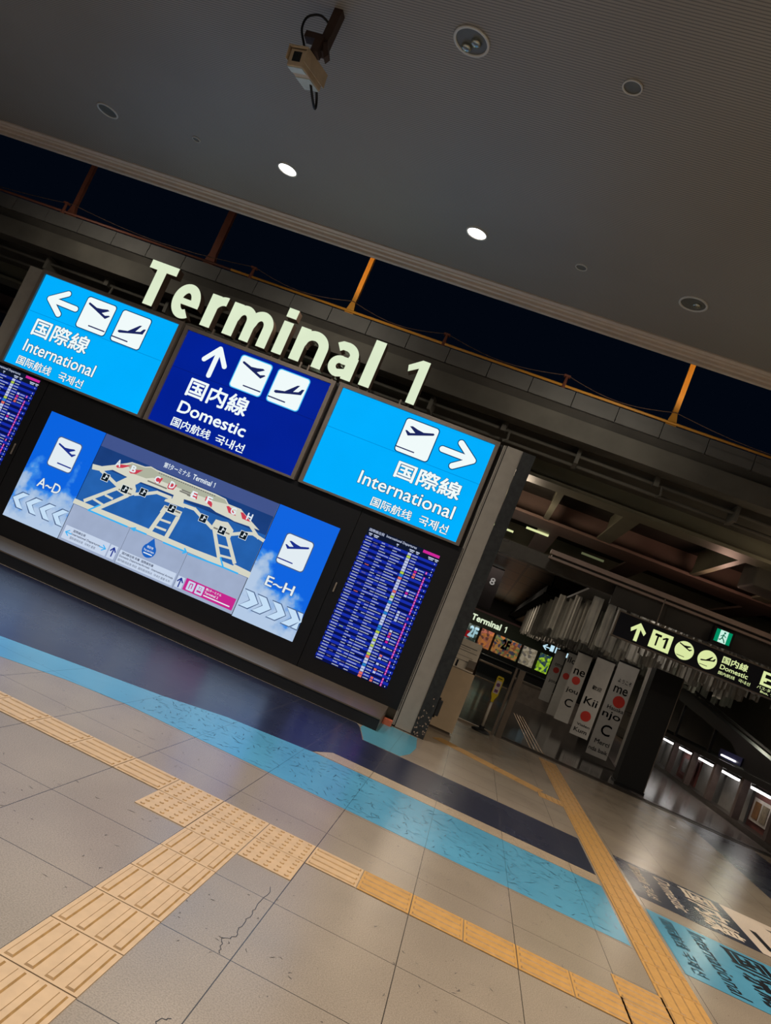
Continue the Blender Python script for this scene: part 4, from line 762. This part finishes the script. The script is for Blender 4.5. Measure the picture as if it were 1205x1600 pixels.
part('beam', MB().box((2.75,19,3.46),(3.15,45.9,3.75)), M_blk0, tk); part('hanger', MB().box((2.9,20,3.75),(2.95,20.05,4.2)).box((2.9,34,3.75),(2.95,34.05,4.2)), M_blk0, tk); part('lip', MB().box((2.7,19,3.43),(2.76,45.9,3.5)), M_blk0, tk)
# fascia with a second Terminal 1 sign, shop fronts
sf = thing('shop_fascia', 'dark green fascia with small glowing Terminal 1 lettering above the far shops', 'shop fascia', (3,45.6,2.06))
part('fascia_board', MB().box((-3.95,45.5,2.05),(9,45.9,3.0)), mat('green_fascia', (52, 66, 46), .5), sf); part('top_strip', MB().box((-3.95,45.45,3.0),(9,45.9,3.12)), mat('pinkish_strip', (150, 110, 110), .5), sf)
part('lettering', txt(MB(), 'Terminal １', .52, 2.95, 2.32, 2.72, 45.48, .03), E_face, sf)
E_cool = glow('cool_sign_glow', (190, 225, 240)); aw = MB(); arrow(aw, (5.5,2.5), (-1,0), .4, .22, .07, 45.48); aw.rect(5.95,6.2,2.35,2.75,45.48).rect(6.3,6.55,2.35,2.75,45.48).rect(6.9,7.3,2.35,2.65,45.48); part('pictograms', aw, E_cool, sf)
def art(cols, seed): 
    m, n, l, b = newmat('shop_window_picture_glow'); tc = n.new('ShaderNodeTexCoord'); v = n.new('ShaderNodeTexVoronoi'); v.inputs['Scale'].default_value = 6; l.new(tc.outputs['Object'], v.inputs['Vector'])
    sp = n.new('ShaderNodeSeparateColor'); l.new(v.outputs['Color'], sp.inputs[0]); r = n.new('ShaderNodeValToRGB'); r.color_ramp.interpolation = 'CONSTANT'
    e = r.color_ramp.elements; e[0].color = (*lin(cols[0]), 1); e[1].position = 1/len(cols); e[1].color = (*lin(cols[1]), 1)
    for k in range(2, len(cols)): q_ = e.new(k/len(cols)); q_.color = (*lin(cols[k]), 1)
    l.new(sp.outputs[0], r.inputs[0]); l.new(r.outputs[0], b.inputs['Emission Color']); b.inputs['Emission Strength'].default_value = .8; b.inputs['Base Color'].default_value = (.05,.05,.05,1); return m
def shop(x0, x1, m, label, word=None, wc=None, box=None):
    t = thing('shop_window', label, 'shop window', ((x0+x1)/2,45.6,.8)); part('display', MB().box((x0,45.55,.85),(x1,45.6,2.04)), m, t)
    part('base_panel', MB().box((x0-.04,45.52,0),(x1+.04,45.6,.8)), M_black, t)
    part('frame', MB().box((x0-.04,45.5,.8),(x0,45.6,2.05)).box((x1,45.5,.8),(x1+.04,45.6,2.05)).box((x0,45.5,.8),(x1,45.6,.85)), M_black, t)
    if word: part('lettering', txt(MB(), word, *box, 45.53, .05), wc, t)
shop(-.6, 1.3, art([(60,66,60),(90,100,90),(40,50,44),(110,120,112)], 1), 'greenish shop window with a red square and white 2F')
t = bpy.data.objects[[o.name for o in S.objects if o.name.startswith('shop_window')][-1]]
part('red_square', MB().rect(.35, .8, 1.1, 1.55, 45.53), glow('shop_red_glow', (150, 20, 26)), t); part('lettering', txt(MB(), '2F', .7, 1.25, 1.25, 1.9, 45.52, .05), E_cool, t)
shop(1.45, 2.3, art([(190,110,60),(210,120,60),(110,60,50),(180,100,80)], 2), 'small orange lit shop window')
shop(2.45, 4.2, art([(190,130,70),(150,80,50),(70,60,80),(120,120,70),(200,120,60),(60,70,70)], 3), 'wide colourful shop mural with dark lettering', '2F', M_ink, (3.0,3.5,1.3,1.9))
shop(4.35, 5.3, art([(140,130,110),(120,110,90),(90,84,76),(150,140,120)], 4), 'pale shelves of a shop seen behind railings')
shop(5.5, 6.3, art([(120,160,30),(160,200,50),(60,80,60),(30,60,80)], 5), 'yellow-green lit vending machine front')
co = thing('service_counter', 'low dark counter in the concourse below the shops', 'counter', (2,30,0))
part('body', MB().box((-3.9,30,0),(5.2,31,.75)), M_black, co); part('top', MB().box((-3.9,29.9,.75),(5.25,31,.8)), M_dark, co)
co = thing('service_counter', 'pale tiled low wall beyond the glass screen', 'counter', (3.8,20,0))
part('body', MB().box((3.0,20.4,.0),(5.4,20.8,.62)), mat('pale_block_wall', (150, 136, 124), .45, var=.2, scale=5), co); part('top', MB().box((2.95,20.35,.62),(5.45,20.85,.68)), M_frame, co)
cl = thing('ceiling_gantry', 'dark maroon hanging panel with a small pale symbol in the concourse', 'hanging panel', (-.3,24,2.4))
p_ = at(771, 909, 24.0); part('panel', MB().box((p_.x-1.2,24,2.5),(p_.x+.25,24.1,4.14)), mat('maroon_panel', (9, 6, 8), .8, var=.4, scale=2, spec=.1), cl); part('lettering', txt(MB(), '8', p_.x-.12, p_.x+.06, p_.z-.13, p_.z+.13, 23.98, .02), glow('dim_white_glow', (150, 145, 140)), cl)
# --- hanging cloth strips of the concourse ceiling
M_cloth = mat('pale_translucent_cloth', (176, 172, 162), .7, var=.15, scale=3)
rc = random.Random(11); cb = MB()
for row in range(15):
    Y = 10.6+1.35*row; x = 2.95+(.0 if row > 3 else 1.0-.25*row)
    while x < (7.0 if Y < 19.5 else 9.2):
        w = rc.uniform(.16,.24); zb2 = 2.32+rc.uniform(-.1,.12); y0 = Y+rc.uniform(-.15,.15); N = 5
        if Y < 13 and x < 4.2: x += .3; continue
        P = [(x+w*k/N, y0+.02*math.sin(k*2.3+x*7)) for k in range(N+1)]
        cb.add([(a, b_, 3.35) for a, b_ in P]+[(a, b_, zb2+.015*math.sin(a*40)) for a, b_ in P], [(k, k+1, k+N+2, k+N+1) for k in range(N)]); x += w+rc.uniform(.05,.14)
solo('cloth_strips', cb, M_cloth, 'mass of pale cloth strips hanging in rows from the concourse ceiling', 'cloth strips', kind='stuff')
struct('ceiling', MB().box((3.2,9.6,3.36),(9.6,46,3.42)), M_hd)
# --- banners
M_ban = mat('white_banner_cloth', (190, 186, 180), .6, var=.04); M_rdot = mat('red_banner_dot', (205, 52, 38), .6, var=.15, scale=3)
def banner(tl, tr_, bl_, br_, Y, label, rows, dots, bend=.0):
    a, b_, c, d_ = at(*tl, Y), at(*tr_, Y), at(*bl_, Y), at(*br_, Y); x0 = (a.x+c.x)/2; x1 = (b_.x+d_.x)/2; z1 = (a.z+b_.z)/2; z0 = (c.z+d_.z)/2
    t = thing('hanging_banner', label, 'banner', ((x0+x1)/2, Y, z0), group='greeting banners in the concourse'); w = x1-x0; N = 14
    f = lambda u: bend*math.sin(u*math.pi)
    m = MB(); m.add([(x0+w*k/N, Y-f(k/N), z) for z in (z0, z1) for k in range(N+1)]+[(x0+w*k/N, Y-f(k/N)+.012, z) for z in (z0, z1) for k in range(N+1)],
        [(k, k+1, k+N+2, k+N+1) for k in range(N)]+[(2*N+2+k+1, 2*N+2+k, 2*N+2+k+N+1, 2*N+2+k+N+2) for k in range(N)])
    part('cloth', m, M_ban, t, True); part('top_bar', MB().tube([(x0,Y,z1),(x1,Y,z1)], .02), M_black, t); part('cord', MB().tube([(x0+w*.2,Y,z1),(x0+w*.2,Y,3.36)], .004, 5).tube([(x1-w*.2,Y,z1),(x1-w*.2,Y,3.36)], .004, 5), M_black, t)
    H = z1-z0
    for s_, u0, u1, v0, v1 in rows: part('lettering', txt(MB(), s_, x0+w*u0, x0+w*u1, z0+H*v0, z0+H*v1, Y-bend-.004, .01), M_ink, t)
    for u, v, r_ in dots: part('red_dot', MB().discxz(x0+w*u, z0+H*v, w*r_, Y-bend-.004), M_rdot, t)
ring = lambda: None
zd = lambda x, y: (860+x/6.025, 1000+y/6.025)
banner(zd(640,185), zd(830,265), zd(345,1065), zd(540,1145), 12.0, 'nearest white banner with a red dot and the words Merci and Hauska', [('ようこそ',.25,.9,.79,.83),('me',.2,.85,.68,.745),('Hauska',.2,.98,.5,.54),('njo',.1,.95,.39,.48),('Merci',.2,.9,.13,.175),('nda baik',.05,.95,.05,.09),('C',.3,.75,.23,.34)], [(.62,.6,.28)])
banner(zd(445,150), zd(600,215), zd(180,880), zd(365,945), 13.5, 'white banner reading Kiitos and Kum with a red dot low down', [('歡迎',.3,.8,.6,.65),('Kii',.15,.85,.4,.49),('Vielen',.2,.9,.13,.16),('Kum',.15,.85,.05,.1)], [(.5,.26,.28)])
banner(zd(260,110), zd(380,140), zd(40,740), zd(190,800), 15.5, 'white banner reading ne and jou with a red dot in the middle', [('ne',.15,.9,.68,.76),('jou',.1,.9,.4,.48),('C',.3,.8,.22,.33)], [(.5,.6,.28)])
banner(zd(150,100), zd(245,130), zd(-10,700), zd(95,745), 17.5, 'white banner reading llo behind the others with a red dot', [('llo',.15,.9,.84,.93)], [(.5,.63,.3)])
banner(zd(40,80), zd(140,110), zd(-90,560), zd(5,600), 19.5, 'farthest white banner, partly hidden behind the others', [('ome',.3,1,.7,.75),('jou',.3,1,.36,.44)], [(.6,.62,.28)])
rbn = thing('hanging_banner', 'narrow white banner seen edge-on beside the black column', 'banner', (4.9,12,0), group='greeting banners in the concourse')
P0_, P1_, P2_, P3_ = at(*zd(945,262), 11.6), at(*zd(995,265), 11.6), at(*zd(675,1190), 11.6), at(*zd(620,1185), 11.6)
part('cloth', MB().add([P3_, P2_, P1_, P0_, P3_+Vector((.02,.3,0)), P2_+Vector((.02,.3,0)), P1_+Vector((.02,.3,0)), P0_+Vector((.02,.3,0))], [(0,1,2,3),(5,4,7,6),(1,5,6,2),(4,0,3,7)]), M_ban, rbn)
mid_ = lambda f, o_: tuple(P3_.lerp(P0_, f)+(P2_-P3_)*o_+Vector((0,-.005,0)))
part('cord', MB().tube([tuple((P0_+P1_)/2), ((P0_.x+P1_.x)/2, 11.6, 3.36)], .004, 5), M_black, rbn)
part('red_dot', MB().add([mid_(.12,.2), mid_(.12,.8), mid_(.22,.8), mid_(.22,.2)], [(0,1,2,3)]), M_rdot, rbn); part('red_dot', MB().add([mid_(.4,.3), mid_(.4,.8), mid_(.56,.8), mid_(.56,.3)], [(0,1,2,3)]), M_rdot, rbn)
# --- lit niches along the right hand wall
M_nf = mat('grey_niche_frame', (112, 98, 94), .4, .3); E_strip = glow('white_strip_glow', (255, 252, 250), 5); M_nb = mat('grey_niche_back', (120, 116, 112), .5, var=.1); M_red = mat('dull_red_surround', (110, 62, 56), .5)
wl = thing('niche_wall', 'low dark wall unit with lit niches at the right of the concourse', 'wall unit', (7.5,16,0))
part('body', MB().box((7.5,9.2,0),(8.4,23.2,1.0)), M_dark, wl); part('ledge', MB().box((7.1,9.2,.9),(8.4,24,1.02)), M_dark, wl); part('plinth', MB().box((7.15,9.2,0),(7.5,24,.1)), M_track, wl)
for k in range(7):
    Y0 = 9.88+1.72*k; p_ = MB().box((7.16,Y0,.1),(7.3,Y0+.14,.9)); part('pilaster', p_, M_nf, wl)
    part('niche_back', MB().box((7.44,Y0+.14,.1),(7.5,Y0+1.72,.9)), M_red if k in (0, 3) else M_nb, wl)
    lp = thing('strip_light', 'white strip light in the niche wall', 'strip light', (7.25,Y0+.9,.8), group='niche strip lights')
    lp['label'] = 'white strip light in the %s niche counted from the right edge of the photo' % ('first','second','third','fourth','fifth','sixth','seventh','eighth')[k]
    part('casing', MB().box((7.2,Y0+.45,.83),(7.32,Y0+1.4,.87)), M_dark, lp)
    tb = MB()
    for j in range(6): tb.box((7.19,Y0+.48+.155*j,.785),(7.26,Y0+.48+.155*j+.125,.83))
    part('tube', tb, E_strip, lp)
ps = thing('poster', 'white poster with brown and blue pictures in the nearest niche', 'poster', (7.42,10.5,.2))
part('sheet', MB().box((7.40,10.1,.22),(7.415,11.45,.66)), mat('poster_white', (190, 180, 172), .5), ps)
for k, c in enumerate(((120,84,50),(130,116,96),(50,70,90))): part('picture', MB().box((7.385,11.05-.38*k,.28),(7.397,11.33-.38*k,.6)), mat('poster_picture', c, .5, var=.3, scale=12), ps)
ps = thing('poster', 'dim red and grey poster in a niche beyond the grey panels', 'poster', (7.42,16.9,.2))
part('sheet', MB().box((7.40,15.3,.2),(7.415,16.5,.7)), mat('poster_red', (120, 80, 78), .5), ps); part('picture', MB().box((7.385,15.45,.28),(7.397,16.35,.62)), mat('poster_grey', (110, 106, 104), .5, var=.4, scale=9), ps)
# --- escalator
M_esc = mat('escalator_black', (16, 15, 18), .35); es = thing('escalator', 'black escalator truss sloping down to the right above the niche wall', 'escalator', (7.6,14,1.0))
pr = MB(); pr.add([(x, y, z) for x in (7.25,7.45) for y, z in ((9.6,1.02),(9.6,1.25),(18.2,2.35),(18.6,2.2),(18.2,2.0),(13.2,1.45),(12.0,1.02))], [(0,1,2,3,4,5,6),(13,12,11,10,9,8,7)]+[(i, (i+1) % 7, (i+1) % 7+7, i+7) for i in range(7)])
part('truss', pr, M_esc, es); part('handrail', MB().tube([(7.3,9.4,1.3),(7.3,10.2,1.42),(7.3,18.2,2.48),(7.3,19,2.5)], .035), M_black, es, True)
part('blue_panel', MB().box((7.22,12.2,1.06),(7.245,13.6,1.24)), mat('navy_escalator_panel', (26, 28, 64), .4), es); part('strut', MB().box((7.3,14.6,1.0),(7.36,14.7,1.6)).box((7.3,17.6,1.0),(7.36,17.7,2.1)), M_esc, es)
part('light', MB().box((7.2,12.5,1.1),(7.215,13.4,1.13)), E_strip, es)
struct('floor', MB().xy([(4.7,9.3),(7.12,9.3),(7.12,24),(6.2,24)], .002), M_hallg)
